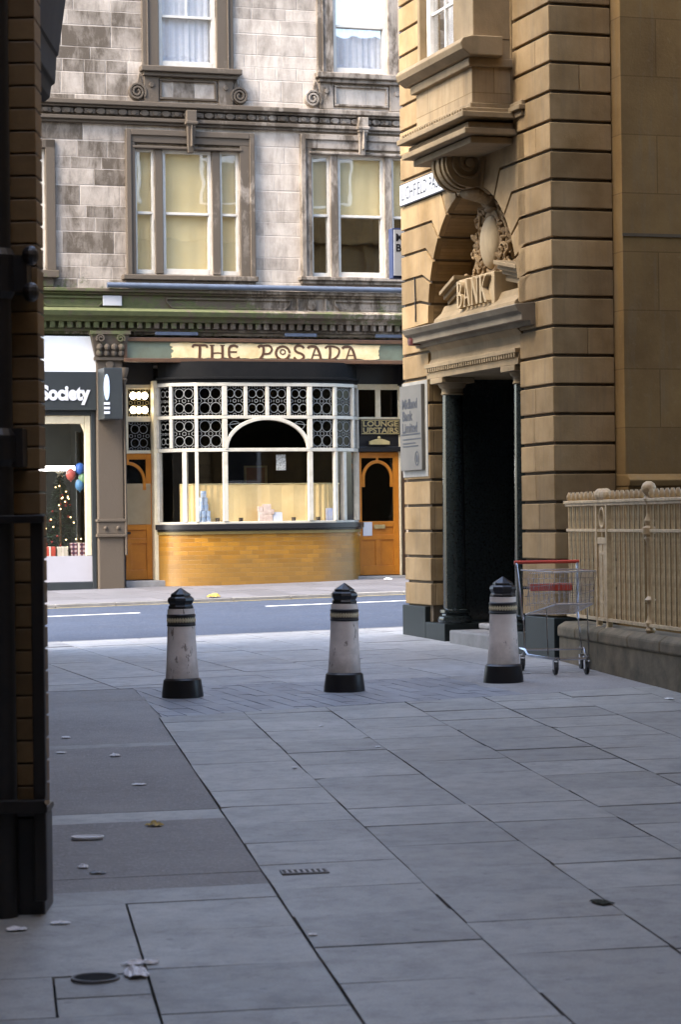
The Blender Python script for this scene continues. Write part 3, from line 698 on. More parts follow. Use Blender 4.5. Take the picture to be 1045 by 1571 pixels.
# pub interior
mb = MB(); zi0 = ZF+.004
mb.box(FXL, FXR, 4.2, 4.25, zi0, 4.5).box(FXL-.06, FXL-.03, .7, 4.2, zi0, 4.5).box(FXR+.06, FXR+.09, .7, 4.2, zi0, 4.5).box(FXL, FXR, .7, 4.2, 4.5, 4.53)
mb.build('interior', worn('dim brown interior', (.05, .035, .022), (.02, .014, .01), rough=.8), pub)

# bow window: plan of the bow, from the middle outwards
XM = PX(413, 700, -.36)-.03; BWS = .952
pl = [(-1.87, .17), (-1.70, -.09), (-1.30, -.285), (-.80, -.36), (.80, -.36), (1.30, -.285), (1.70, -.09), (1.87, .17)]
pl = [(XM+a*BWS, b) for a, b in pl]
def bowz(py): return PZ(413, py, -.36)
z_head, z_t1, z_t2, z_sill = bowz(590), bowz(640), bowz(690), bowz(803)
bow = MB()
def bar_h(p, q, z0, z1, d0, d1, mb):
    a = Vector((*p, 0)); b = Vector((*q, 0)); t = (b-a).normalized(); n = Vector((t.y, -t.x, 0))
    vs = []
    for pt in (a, b):
        for dd in (d0, d1):
            for z in (z0, z1): vs.append((pt.x+n.x*dd, pt.y+n.y*dd, z))
    mb.add(vs, [(0, 1, 3, 2), (4, 6, 7, 5), (0, 4, 5, 1), (2, 3, 7, 6), (0, 2, 6, 4), (1, 5, 7, 3)])
PLS = [pl[0]] + smooth(pl[1:-1], 3) + [pl[-1]] if False else smooth(pl, 3)
def offset_plan(d, fine=False):
    out = []; pl_ = PLS if fine else pl
    for i, p in enumerate(pl_):
        a = Vector(pl_[max(i-1, 0)]); b = Vector(pl_[min(i+1, len(pl_)-1)]); t = (b-a).normalized(); out.append((p[0]+t.y*d, p[1]-t.x*d))
    return out
def band(mb, d0, d1, z0, z1, fine=False):
    a, b = offset_plan(d0, fine), offset_plan(d1, fine); n = len(a); vs = [(*p, z0) for p in a] + [(*p, z1) for p in a] + [(*p, z0) for p in b] + [(*p, z1) for p in b]
    fs = []
    for i in range(n-1): fs += [(i, i+1, n+i+1, n+i), (2*n+i, 3*n+i, 3*n+i+1, 2*n+i+1), (n+i, n+i+1, 3*n+i+1, 3*n+i), (i, 2*n+i, 2*n+i+1, i+1)]
    fs += [(0, n, 3*n, 2*n), (n-1, 3*n-1, 4*n-1, 2*n-1)]
    mb.add(vs, fs)
fr = MB()
for z, h in ((z_head, .030), (z_t1, .028), (z_t2, .030)): band(fr, -.03, .045, z-h, z+h)
band(fr, -.03, .04, z_sill, z_sill+.04)
for i, p in enumerate(pl):
    a = Vector(pl[max(i-1, 0)]); b = Vector(pl[min(i+1, len(pl)-1)]); t = (b-a).normalized(); w = .042 if i in (3, 4) else .030
    fr_z = [(z_sill+.04, z_t2-.035), (z_t2+.035, z_t1-.032), (z_t1+.032, z_head-.035)]
    if i in (1, 6): fr_z = fr_z[1:] 
    for z0, z1 in fr_z: bar_h((p[0]-t.x*w, p[1]-t.y*w), (p[0]+t.x*w, p[1]+t.y*w), z0, z1, -.035, .05, fr)
for sx in (-1, 1):                                  # lower pane mullions stand further in than the upper ones
    q = Vector((XM+sx*1.49*BWS, -.19)); t = Vector((.84, .54*sx)).normalized(); bar_h(q-t*.04, q+t*.04, z_sill+.04, z_t2-.035, -.035, .05, fr)
for k in (-.387, 0, .387): bar_h((XM+k-.03, -.36), (XM+k+.03, -.36), z_t1+.032, z_head-.035, -.03, .045, fr)
za = bowz(692)+.03; rx, rz = .74, z_t1-.02-za
fr.ribbon(arc(XM, za, rx, rz, 0, 180, 36), .06, lambda p, a: (p[0], a, p[1]), -.412, -.33)
bw = fr.build('bow_window', worn('aged cream white paint', (.50, .46, .38), (.30, .26, .19), rough=.4, scale=9, amt=.5, bump=.06), pub, bevel=.006)
g = MB()
for p, q in zip(pl, pl[1:]): bar_h(p, q, z_sill+.02, z_t2, -.006, -.002, g)
g.build('pane', GLASSPUB, bw)
# leaded lights: ring and diamond cames in front of dark glass
g = MB(); L = MB()
def leaded(p, q, z0, z1, cut=None):
    a = Vector(p); b = Vector(q); t = (b-a); ln = t.length; t.normalize(); n = Vector((t.y, -t.x))
    mk = lambda s, d: (a.x+t.x*s[0]+n.x*d, a.y+t.y*s[0]+n.y*d, s[1])
    bar_h(p, q, z0, z1, -.008, -.003, g)
    w = ln-.09; h = z1-z0; r = min(w*.235, h*.2); ok = (lambda c: True) if cut is None else cut
    for i in (0, 1):
        for j in (0, 1):
            c = (.045 + w*(.26+.48*i), z0 + h*(.25+.5*j))
            if ok((a.x+t.x*c[0], c[1], r)): L.ribbon(arc(c[0], c[1], r, r*1.05, 0, 340, 16), .011, mk, .0, .007, closed=True)
    for k in (0, 1, 2):
        for jz in (.02, .5, .98):
            c = (.045+w*(.02+.48*k), z0+h*jz)
            if ok((a.x+t.x*c[0], c[1], .05)) and 0.04 < c[0] < ln-.04: L.ribbon(arc(c[0], c[1], r*.42, r*.42, 0, 340, 8), .009, mk, .001, .0075, closed=True)
    for k in (0, 1):
        for (za_, zb_) in ((0, .04), (.46, .54), (.96, 1.0)):
            c = .045+w*(.26+.48*k)
            if ok((a.x+t.x*c, z0+h*zb_, 0)): L.ribbon([(c, z0+h*za_), (c, z0+h*zb_)], .010, mk, .0015, .008)
for i, (p, q) in enumerate(zip(pl, pl[1:])):
    if i == 3:
        xs_ = [XM-.774, XM-.387, XM, XM+.387, XM+.774]
        for a, b in zip(xs_, xs_[1:]): leaded((a, -.36), (b, -.36), z_t1+.03, z_head-.03)
        sp_ = MB()
        for sx in (-1, 1):
            pts = [(XM+sx*rx*math.cos(math.radians(k)), za+rz*math.sin(math.radians(k))) for k in range(3, 88, 7)]
            g.prism([(XM+sx*.774, z_t1-.03)] + [(XM+sx*.774, za)] + pts + [(XM, z_t1-.03)], 'y', -.355, -.351)
            L.ribbon(arc(XM+sx*.58, z_t1-.14, .09, .07, 0, 340, 12), .011, lambda p, d: (p[0], d, p[1]), -.366, -.358, closed=True)
            L.ribbon([(XM+sx*.774, z_t1-.14), (XM+sx*.45, z_t1-.10)], .010, lambda p, d: (p[0], d, p[1]), -.365, -.358)
        pass
    else:
        leaded(p, q, z_t1+.03, z_head-.03); leaded(p, q, z_t2+.03, z_t1-.03)
g.build('leaded_pane', GLASSDK, bw); L.build('leadwork', LEAD, bw)
mb = MB(); band(mb, -.05, .13, z_sill-.09, z_sill-.0005, True); band(mb, -.05, .09, z_sill-.12, z_sill-.0905, True)
mb.build('bow_sill', BLACKP, pub, bevel=.01)
mb = MB(); band(mb, -.04, .05, ZG-.3, z_sill-.1205, True); mb.build('stall_riser', TILE, pub, smooth=True)
mb = MB(); band(mb, -.04, .075, z_sill-.175, z_sill-.1206, True); mb.build('riser_cap', worn('olive tile cap', (.22, .16, .05), rough=.4), pub, bevel=.005)
mb = MB(); band(mb, -.3, .05, z_head+.036, z_head+.09, True); band(mb, -.3, .085, z_head+.09, z_head+.13, True); band(mb, -.3, .03, z_head+.13, zfa0-.002, True); mb.build('bow_canopy', worn('matt black paint', (.005, .005, .005), (.010, .009, .008), rough=.8, spec=.15), pub, bevel=.01)
mb = MB(); band(mb, -.60, -.05, z_sill-.04, z_sill+.003, True); mb.build('window_board', WHITEP, pub)
# half curtain on a brass rail
zc_ = bowz(743); a = offset_plan(-.27); pts = []
for p, q in zip(a[1:], a[2:-1]):
    for k in range(14): pts.append((p[0]+(q[0]-p[0])*k/14, p[1]+(q[1]-p[1])*k/14 + .010*math.sin(len(pts)*1.7)))
mb = MB().ribbon(pts, .004, lambda p, a: (p[0], p[1], a), z_sill+.03, zc_); mb.build('half_curtain', CURTAIN, bw)
mb = MB().tube([(*p, zc_+.012) for p in a[1:-1]], .012, 8); mb.build('curtain_rail', GILT, bw)

# doors
def arch_door(x0, x1, z0, z1, full=True):
    zs_ = z0 + (z1-z0)*.438; w = x1-x0; st = .10; e = .002
    d = MB(); d.box(x0, x0+st, YD, YD+.05, z0, z1).box(x1-st, x1, YD, YD+.05, z0, z1).box(x0+st, x1-st, YD+.002, YD+.048, z1-.10, z1).box(x0+st, x1-st, YD+.002, YD+.048, zs_-.10, zs_).box(x0+st, x1-st, YD+.002, YD+.048, z0, z0+.17)
    d.box((x0+x1)/2-.05, (x0+x1)/2+.05, YD+.003, YD+.047, z0+.17, zs_-.33).box(x0+st, x1-st, YD+.0025, YD+.0475, zs_-.33, zs_-.24)
    d.box(x0+st, x1-st, YD+.022, YD+.04, z0+.17, zs_-.10)
    r = (w-2*st)/2; zc = z1-.10-.06-r*1.02; xc = (x0+x1)/2
    d.ribbon([(xc-r+.03, zc-.12)] + arc(xc, zc, r-.03, r*1.0, 180, 0, 24) + [(xc+r-.03, zc-.12)], .055, lambda p, a: (p[0], a, p[1]), YD-.008, YD+.03)
    d.box(x0+st-.002, x0+st+.06, YD-.006, YD+.03, zc-.15, zc-.09).box(x1-st-.06, x1-st+.002, YD-.006, YD+.03, zc-.15, zc-.09).box(xc-.02, xc+.02, YD-.004, YD+.03, z1-.17, z1-.095)
    do = d.build('door', ORANGE, pub, bevel=.006)
    MB().box(x0+st-.01, x1-st+.01, YD+.026, YD+.032, zs_-.01, z1-.09).build('door_glass', GLASSDK, do)
    return do, zs_
zd1 = PZ(580, 694, YD)
dl = PX(547, 760, YD), PX(612, 760, YD)
od, zs_ = arch_door(dl[0], dl[1], ZF+.012, zd1)
MB().box(PX(574, 808, YD), PX(591, 808, YD), YD-.012, YD-.0005, PZ(580, 811, YD), PZ(580, 805, YD)).build('letter_plate', GILT, od, bevel=.004)
MB().ball((PX(550, 821, YD), YD-.04, PZ(550, 821, YD)), .03, 10, 8).tube([(PX(550, 821, YD), YD-.03, PZ(550, 821, YD)), (PX(550, 821, YD), YD, PZ(550, 821, YD))], .012).build('door_knob', GILT, od, smooth=True)
MB().box(PX(557, 810, YD), PX(571, 810, YD), YD-.007, YD-.001, PZ(563, 822, YD), PZ(563, 801, YD)).build('notice', SIGNWHITE, od)
dr = PX(232.5, 760, YD)-.83, PX(232.5, 760, YD)
od2, zs2 = arch_door(dr[0], dr[1], ZF+.012, PZ(210, 696, YD))
MB().box(dr[0]+.12, dr[1]-.02, YD-.004, YD+.0005, zs2, PZ(210, 742, YD)).build('lower_pane', worn('frosted buff glass', (.40, .30, .17), (.30, .21, .10), rough=.3, scale=3), od2)
MB().box(PX(190, 818, YD), PX(200, 818, YD), YD-.012, YD-.0005, PZ(195, 820, YD), PZ(195, 816, YD)).build('letter_plate', BLACKP, od2)
# frames round the doors: posts, transoms and top lights
zl0, zl1 = PZ(583, 640, YD), PZ(583, 598, YD)
def toplight(x0, x1, z0, z1, mat, y=YD+.02): 
    return MB().box(x0, x1, y, y+.006, z0, z1).build('top_light', mat, pub)
pf = MB(); xp0 = pl[0][0]
pf.box(xp0-.10, xp0-.002, .16, YD+.06, ZF, PZ(235, 585, YD))
xw1 = PX(197, 650, YD); zz = [PZ(210, y, YD) for y in (590, 597, 639, 647, 691, 696)]
pf.box(dr[0]-.2, xp0-.102, YD-.012, YD+.05, zz[1], zz[0]).box(dr[0]-.2, xp0-.102, YD-.014, YD+.05, zz[3], zz[2]).box(dr[0]-.2, xp0-.102, YD-.016, YD+.05, zz[5]+.001, zz[4])
pf.box(xw1-.07, xw1-.01, YD-.01, YD+.05, zz[2], zz[1]).box(xw1-.07, xw1-.01, YD-.01, YD+.05, zz[4], zz[3])
pf.build('door_surround', CREAM, pub, bevel=.008)
pf = MB(); xq = pl[-1][0]
pf.box(dl[1]+.006, dl[1]+.09, YD-.03, YD+.06, ZF, PZ(612, 592, YD))
pf.box(dl[0]-.02, dl[1]+.004, YD-.012, YD+.05, zl1, zl1+.10).box(PX(576, 620, YD), PX(584, 620, YD), YD-.010, YD+.05, zl0, zl1).box(dl[0]-.02, dl[1]+.004, YD-.011, YD+.05, zl0-.05, zl0)
pf.box(dl[0]-.03, dl[0]-.004, YD-.01, YD+.05, ZF, zl1)
pf.build('door_surround', CREAM, pub, bevel=.008)
MB().box(dl[0]-.02, dl[1]+.004, YD-.02, YD+.05, zd1+.01, zl0-.052).box(dl[0]-.03, dl[1]+.12, YD-.10, YD-.021, zd1+.012, zd1+.10).build('door_fascia', BLACKP, pub, bevel=.01)
MB().box(dl[0]-.03, dl[1]+.10, YD-.004, YD+.05, zl1+.101, zfa0-.002).build('head_panel', BLACKP, pub); MB().box(dr[0]-.2, xp0-.05, YD-.004, YD+.05, zz[0]+.001, zfa0-.002).build('head_panel', BLACKP, pub)
g = MB(); L = MB()
g_ = toplight(dl[0]-.02, dl[1]+.004, zl0, zl1, GLASSDK)
g = MB(); L = MB(); leaded((xw1-.01, YD+.02), (xp0-.11, YD+.02), zz[4]+.01, zz[3]-.01); t = g.build('top_light', GLASSDK, pub); L.build('leadwork', LEAD, t)
g = MB(); L = MB(); leaded((xw1-.01, YD+.02), (xp0-.11, YD+.02), zz[2]+.01, zz[1]-.01); t = g.build('top_light', GLASSDK, pub); L.build('leadwork', GILT, t)
lw = xp0-.11-xw1+.01; ROUNDEL_GLOW = emit('glowing glass roundel', (1, .86, .62), 3.2)  # glass discs given their own glow
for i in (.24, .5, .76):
    for j in (.24, .76): MB().prism(arc(xw1-.01+lw*i, zz[2]+(zz[1]-zz[2])*j, lw*.14 if i != .5 else lw*.10, .062, 0, 345, 18), 'y', YD+.004, YD+.012).build('glow_roundel', ROUNDEL_GLOW, t)

# gilt shell lamp over the lounge door
xs0 = PX(581, 676, YD-.1); zsh = PZ(581, 682, YD-.1)
m = MB(); m.prism([(xs0-.19, zsh)] + [(xs0-.19+.38*i/8, zsh+.05+.05*math.sin(math.pi*i/8)) for i in range(9)] + [(xs0+.19, zsh)], 'y', YD-.16, YD-.101); m.ball((xs0, YD-.13, zsh+.12), .03, 8, 6)
tag(m.build('shell_lamp', GILT, None), 'small gilt shell ornament on the ledge above the orange lounge door', 'ornament'); bpy.data.objects['shell_lamp'].location = PUB; bpy.data.objects['shell_lamp'].rotation_euler = (0, 0, TH)
t = thing('bar_settle', 'brown wooden settle in the dim pub behind the half curtain', 'bench', world((XM+.75, 1.5, ZF), PUB), TH)
WOOD = worn('warm brown wood', (.42, .17, .05), (.22, .08, .02), rough=.4)
MB().box(-.5, .5, -.02, .02, .9, 1.36).build('backrest', WOOD, t, bevel=.01); MB().box(-.5, .5, -.5, -.03, .40, .45).build('seat', WOOD, t, bevel=.01); MB().box(-.55, -.505, -.5, .03, 0, 1.5).build('end_panel', WOOD, t, bevel=.01); MB().box(.505, .55, -.5, .03, 0, 1.5).build('end_panel', WOOD, t, bevel=.01)
t = thing('wall_picture', 'framed picture on the dim wall inside the pub, seen through the middle pane', 'picture', world((XM+.62, 2.6, ZF+1.75), PUB), TH)
MB().ribbon([(-.2, -.25), (.2, -.25), (.2, .25), (-.2, .25)], .05, lambda p, a: (p[0], a, p[1]), -.02, .02, closed=True).build('frame', GILT, t); MB().box(-.18, .18, .0, .01, -.23, .23).build('picture', WOOD, t)
# slim column on the left of the pub front
xk = PX(187, 640)+.015; m = MB(); m.lathe([(.02, 0), (.02, 2.9), (.05, 2.98), (.03, 3.0), (.07, 3.12), (.075, 3.18)], (xk, -.14, PZ(187, 565)-3.18), 12); m.build('slim_column', TRIM, pub, smooth=True)

# shop on the left
SX0, SX1 = -4.4, PX(147, 750)
sh = MB(); zs1, zs2_ = PZ(110, 630), PZ(110, 904)
zb1 = PZ(110, 893); zin0 = PZ(110, 853); zh = PZ(110, 637)
sh.box(PX(140, 750), SX1-.002, -.02, .12, ZG-.2, zs1).box(SX0, PX(140, 750), -.018, .12, ZG-.2, zb1).box(SX0, PX(140, 750), -.02, .10, zh, zs1)
sh.box(SX0, SX0+.1, -.02, .12, zb1, zh)
shop = sh.build('shop_window', SHOPBLACK, pub, bevel=.01)
xi = PX(140, 750)-.003
MB().box(SX0+.1, xi, .0, .10, zb1+.004, zin0).build('shop_riser', worn('white painted panel', (.40, .38, .40), (.35, .33, .34), rough=.5, scale=2), shop)
xf = PX(131, 750)
fm = MB().box(xf, xi, .01, .12, zin0+.004, zh-.004).box(SX0+.1, xf, .01, .12, PZ(110, 650), zh-.004); fm.prism([(xf, PZ(110, 650)), (xf, PZ(110, 664)), (PX(124, 650), PZ(110, 650))], 'y', .012, .118); fm.build('window_frame', CREAM, shop, bevel=.01)
MB().box(SX0+.1, xf, .06, .066, zin0+.004, PZ(110, 650)).build('pane', GLASSPUB, shop)
MB().box(SX0-2, SX1, .14, 1.9, zin0-.06, zin0-.01).build('display_floor', worn('display boards', (.30, .27, .25), rough=.6), shop)
m = MB().box(SX0-2, SX1, 1.9, 1.95, zin0, zh+.2).box(SX1-.05, SX1, .2, 1.9, zin0, zh+.2).box(SX0-2, SX1, .2, 1.9, zh+.2, zh+.25)
m.build('display_backing', worn('grey green backing', (.030, .036, .034), (.014, .016, .016), rough=.8, scale=1.5), shop)
m = MB(); n = 16; pts = [(PX(117, 780, .5)+.30*i/n, .5+.9*i/n+.03*math.sin(i*1.7)) for i in range(n+1)]
m.ribbon(pts, .006, lambda p, a: (p[0], p[1], a), zin0, PZ(117, 660)); m.build('side_curtain', worn('pale drape', (.32, .32, .28), (.22, .22, .19), rough=.9), shop)
MB().box(SX0-1, PX(114, 718, .8), .8, .86, PZ(90, 722, .8), PZ(90, 715, .8)).build('strip_lamp', emit('fluorescent strip', (1, .98, .95), 3.0), shop)
MB().box(SX0-2, SX1-.0, -.10, .02, zs1+.003, PZ(110, 571)).build('shop_fascia', SHOPBLACK, pub, bevel=.006)
MB().box(SX0-2, PX(146, 545), -.06, .02, PZ(110, 571)+.003, PZ(110, 516)).build('fascia_panel', worn('white fascia board', (.88, .87, .83), (.80, .78, .74), rough=.4, scale=2), pub, bevel=.004)
mesh_text('Society', PZ(100, 590, -.1)-PZ(100, 613.5, -.1), SIGNWHITE, 'lettering', pub, (PX(62.5, 612, -.115), -.105, PZ(100, 613, -.1)), (math.pi/2, 0, 0), .006, .012, sx=1.0)
SOC = bpy.data.objects['lettering']; k = (PX(139, 610, -.1)-PX(63, 610, -.1))/SOC.dimensions.x; SOC.scale = (k, 1.28, 1)
# shop's projecting sign on the pilaster
ps_ = thing('projecting_sign', 'narrow charcoal sign box with blue and white panel on the grey pilaster', 'sign', PUB, TH)
x0, x1 = PX(153, 600, -.3), PX(181, 600, -.3); z0, z1 = PZ(165, 644, -.3), PZ(165, 566, -.3)
MB().box(x0, x1, -.62, -.125, z0, z1).build('sign_box', SHOPBLACK, ps_, bevel=.008)
xa, xb = PX(159, 600, -.63), PX(168, 600, -.63); xc = (xa+xb)/2
MB().prism(arc(xc, PZ(165, 594, -.63), (xb-xa)/2, .22, 0, 350, 28), 'y', -.626, -.6205).build('blue_panel', plain('light blue enamel', (.50, .62, .80), .4), ps_)
m = MB().ribbon([(xc-.02, PZ(165, 580, -.63)), (xc+.03, PZ(165, 588, -.63)), (xc-.02, PZ(165, 596, -.63)), (xc+.02, PZ(165, 605, -.63))], .03, lambda p, a: (p[0], a, p[1]), -.629, -.6265)
for yy in (619, 626, 633): m.box(xc-.05, xc+.05, -.626, -.6205, PZ(165, yy+2, -.63), PZ(165, yy-2, -.63))
m.build('white_mark', SIGNWHITE, ps_)

# pub name board
bs = thing('pub_sign', 'long brown framed board with cream scroll reading THE POSADA', 'sign', PUB, TH)
fx0, fx1 = FXL, FXR
MB().box(fx0, fx1, -.14, -.002, zfa0, zfa1).build('board', SIGNGREEN, bs)
MB().box(fx0, fx1, -.19, -.141, zfa1-.06, zfa1+.01).box(fx0, fx1, -.20, -.141, zfa0-.02, zfa0+.05).box(fx0, fx0+.06, -.185, -.141, zfa0+.05, zfa1-.06).box(fx1-.06, fx1, -.185, -.141, zfa0+.05, zfa1-.06).build('frame', BROWN, bs, bevel=.01)
sx0, sx1 = PX(262, 540, -.15), PX(583, 540, -.15); zz0, zz1 = zfa0+.055, zfa1-.065; pts = []
random.seed(3)
for i in range(41): pts.append((sx0+(sx1-sx0)*i/40, zz0+random.uniform(0, .022)))
for i in range(9): pts.append((sx1+random.uniform(-.05, .02), zz0+(zz1-zz0)*(i+1)/10))
for i in range(41): pts.append((sx1-(sx1-sx0)*i/40, zz1-random.uniform(0, .022)))
for i in range(9): pts.append((sx0+random.uniform(-.02, .05), zz1-(zz1-zz0)*(i+1)/10))
MB().prism(pts, 'y', -.150, -.141).build('scroll', SIGNCREAM, bs)
mk = lambda p, a: (p[0], a, p[1])
zl = PZ(420, 552, -.155); hl = PZ(420, 530, -.155)-zl
for txt, a, b in (('THE', 295, 369), ('POSADA', 396, 549)):
    m = MB(); lettering(m, txt, ART, PX(a, 540, -.155), PX(b, 540, -.155), zl, hl, mk, -.150, -.156); m.build('lettering', LETTER, bs)
# lounge sign
ls = thing('lounge_sign', 'small black board with gilt border reading LOUNGE UPSTAIRS over the right door', 'sign', PUB, TH)
x0, x1 = PX(553, 655, YD-.05), PX(614, 655, YD-.05); z0, z1 = PZ(583, 667, YD-.05), PZ(583, 643, YD-.05)
MB().box(x0, x1, YD-.06, YD-.021, z0, z1).build('board', BLACKP, ls)
MB().ribbon([(x0+.02, z0+.02), (x1-.02, z0+.02), (x1-.02, z1-.02), (x0+.02, z1-.02)], .014, mk, YD-.066, YD-.06, closed=True).build('border', GILT, ls)
for txt, yb, h in (('LOUNGE', 654, .092), ('UPSTAIRS', 664, .092)):
    o = mesh_text(txt, h/.70, GILT, 'lettering', ls, ((x0+x1)/2, YD-.0605, PZ(583, yb, YD-.05)), (math.pi/2, 0, 0), .002, .003, 'CENTER')
    k = (x1-x0)*.88/o.dimensions.x; o.scale = (k, 1, 1)

# ---------------------------------------------------------------- the bank on the right
bank = thing('bank_building', 'buff sandstone bank with rusticated corner piers and an arched doorway', 'building', BANK, TH)
Y0, Y1, YA, YB = 0.0, 4.40, .844, 3.545            # pier edges along the side wall
YM, RA, ZA = 2.2, 1.335, 4.03                       # the arch
ZP, CH, GAP = .872, .2855, .030
zj = [2.0 + CH*k for k in range(-3, 40)]
zj = [ZP] + [z for z in zj if z > ZP+.1]
# dark backing shows in the joints
out = [(Y1-.03, .1), (Y1-.03, 13), (.03, 13), (.03, .1), (YA-.02, .1), (YA-.02, ZA)] + [(YM-(RA+.013)*math.cos(math.radians(a)), ZA+(RA+.013)*math.sin(math.radians(a))) for a in range(4, 180, 5)] + [(YB+.02, ZA), (YB+.02, .1)]
MB().prism(out, 'x', .032, .50).build('joint_backing', BJOINT, bank)
mb = MB(); mb.box(.5, .64, .032, YA-.02, .1, 13).build('joint_backing', BJOINT, bank)
mb = MB(); mb2 = MB(); mb3 = MB()
gp = GAP/2
for z0, z1 in zip(zj, zj[1:]):
    if z1 > 12.5: break
    ye_ = YA if z1 < 5.9 else .95; ys = random.uniform(.3, .6); xs = random.uniform(.22, .45); kk = random.random()
    if kk < .35: mb.box(0, .655, 0, ye_, z0+gp, z1-gp)
    elif kk < .7: mb.box(0, .655, 0, ys-.002, z0+gp, z1-gp).box(0, .655, ys+.002, ye_, z0+gp, z1-gp)
    else: mb.box(0, xs-.002, 0, ye_, z0+gp, z1-gp).box(xs+.002, .655, 0, ye_, z0+gp, z1-gp)
    if z0 < 3.9 or z0 > 5.65:
        ye = YB if z0 < 3.9 else 3.3
        cut = .0
        m_ = mb2 if z0 < 3.9 else mb3
        m_.box(0, .06, ye, Y1, z0+gp, z1-gp); mb2.box(.06, .48, YB, YB+.06, z0+gp, z1-gp) if z0 < 3.9 else None
        m_.box(.06, .6, Y1-.06, Y1, z0+gp, z1-gp)
mb.build('rusticated_pier', BSTONE, bank, bevel=.008); mb2.build('rusticated_pier', BSTONE, bank, bevel=.008); mb3.build('upper_courses', BSTONE, bank, bevel=.008)
# voussoirs: level joints that kink and run in to the arch
mb = MB(); zz = [ZA-.03] + [2.0+CH*k for k in range(8, 14)]; th = [0, 9, 19.5, 30.5, 43, 58, 73]
for s in (1, -1):
    edge = Y1 if s == 1 else .66
    for i in range(6):
        z0, z1 = zz[i]+gp, zz[i+1]-gp; dt = math.degrees(gp/RA); t0, t1 = th[i]+(dt if i else 0), th[i+1]-dt
        def pt(r, t): return (YM + s*r*math.cos(math.radians(t)), ZA + r*math.sin(math.radians(t)))
        k1 = pt((z1-ZA)/math.sin(math.radians(t1)), t1); k0 = pt((z0-ZA)/math.sin(math.radians(t0)), t0) if i else pt(RA, 0)
        poly = [(edge, z0), k0] + [pt(RA, t0+(t1-t0)*q/6) for q in range(7)] + [k1, (edge, z1)]
        clean = [poly[0]]
        for q in poly[1:]:
            if math.hypot(q[0]-clean[-1][0], q[1]-clean[-1][1]) > .003: clean.append(q)
        mb.prism(clean, 'x', .0, .07)
        q0 = [pt(RA, t0+(t1-t0)*q/6) for q in range(7)]; q1 = [pt(RA+.02, t0+(t1-t0)*q/6) for q in range(7)]
        for (a, b), (c, d) in zip(zip(q0, q0[1:]), zip(q1, q1[1:])): mb.add([(.07, *a), (.07, *b), (.47, *b), (.47, *a), (.07, *c), (.07, *d), (.47, *d), (.47, *c)], [(0, 1, 2, 3), (0, 3, 7, 4), (1, 5, 6, 2)])
    # the blocks over the springing beside the keystone
    t0, t1 = 74, 86
    def pt(r, t): return (YM + s*r*math.cos(math.radians(t)), ZA + r*math.sin(math.radians(t)))
    mb.prism([pt(RA, t0), pt(RA, t1), pt(RA+.75, t1), pt(RA+.75, t0)], 'x', .0, .07)
mb.box(0, .06, .97, 3.28, 5.85, 12.4)
mb.build('voussoirs', BSTONE, bank, bevel=.008)
# body, tympanum, rear parts
mb = MB(); mb.box(1.3, 14, .0, Y1-.06, .1, 12.6).box(.66, 14, -.22, .0-.001, 2.26, 12.6).box(.5, 1.3, YB+.06, Y1-.061, .1, 12.6).box(.66, 1.3, .01, YA-.02, .1, 12.6).box(.46, 1.3, YA-.02, YB+.06, 3.9, 12.6)
mb.build('ashlar_wall', SHADE_ASHLAR, bank)
mb = MB(); mb.box(.66, 14, -.27, .0-.001, .1, 2.14).prism([(0-.001, 2.14), (-.31, 2.14), (-.33, 2.20), (-.26, 2.26), (0-.001, 2.26)], 'x', .655, 14).build('base_course', SHADE_ASHLAR, bank, bevel=.01)
mb = MB(); zst = 2.0+CH*10.9
MB().box(.655, 14, -.235, -.221, BZ(1000, 361)-.02 if False else on_front(1000, 361, BANK, -.22).z-.015, on_front(1000, 361, BANK, -.22).z+.015).build('string_line', BJOINT, bank)
# street front of the bank
mb = MB(); mb.box(.7, 14, Y1-.059, Y1-.02, .2, 12.6)
for z in (4.4, 8.4): mb.box(.65, 14, Y1-.02, Y1+.18, z, z+.25)
mb.box(-.25, 14, -.3, Y1+.35, 12.6, 13.3)
for k in range(5): mb.box(1.3+k*2.6, 2.0+k*2.6, Y1-.02, Y1+.08, .9, 4.4).box(1.3+k*2.6, 1.8+k*2.6, Y1-.02, Y1+.06, 4.65, 8.4)
mb.build('street_front', SHADE_ASHLAR, bank, bevel=.01)
for k in range(4):
    for z0, z1 in ((1.6, 3.9), (5.3, 7.6), (9.3, 11.4)):
        x0 = 2.45+k*2.6; f = MB(); f.ribbon([(x0, z0), (x0+1.1, z0), (x0+1.1, z1), (x0, z1)], .1, lambda p, a: (p[0], a, p[1]), Y1-.02, Y1+.03, closed=True); f.box(x0, x0+1.1, Y1-.02, Y1+.02, (z0+z1)/2-.04, (z0+z1)/2+.04)
        fo = f.build('street_window', WHITEP, bank); MB().box(x0, x0+1.1, Y1-.02, Y1-.005, z0, z1).build('pane', BLACKP, fo)
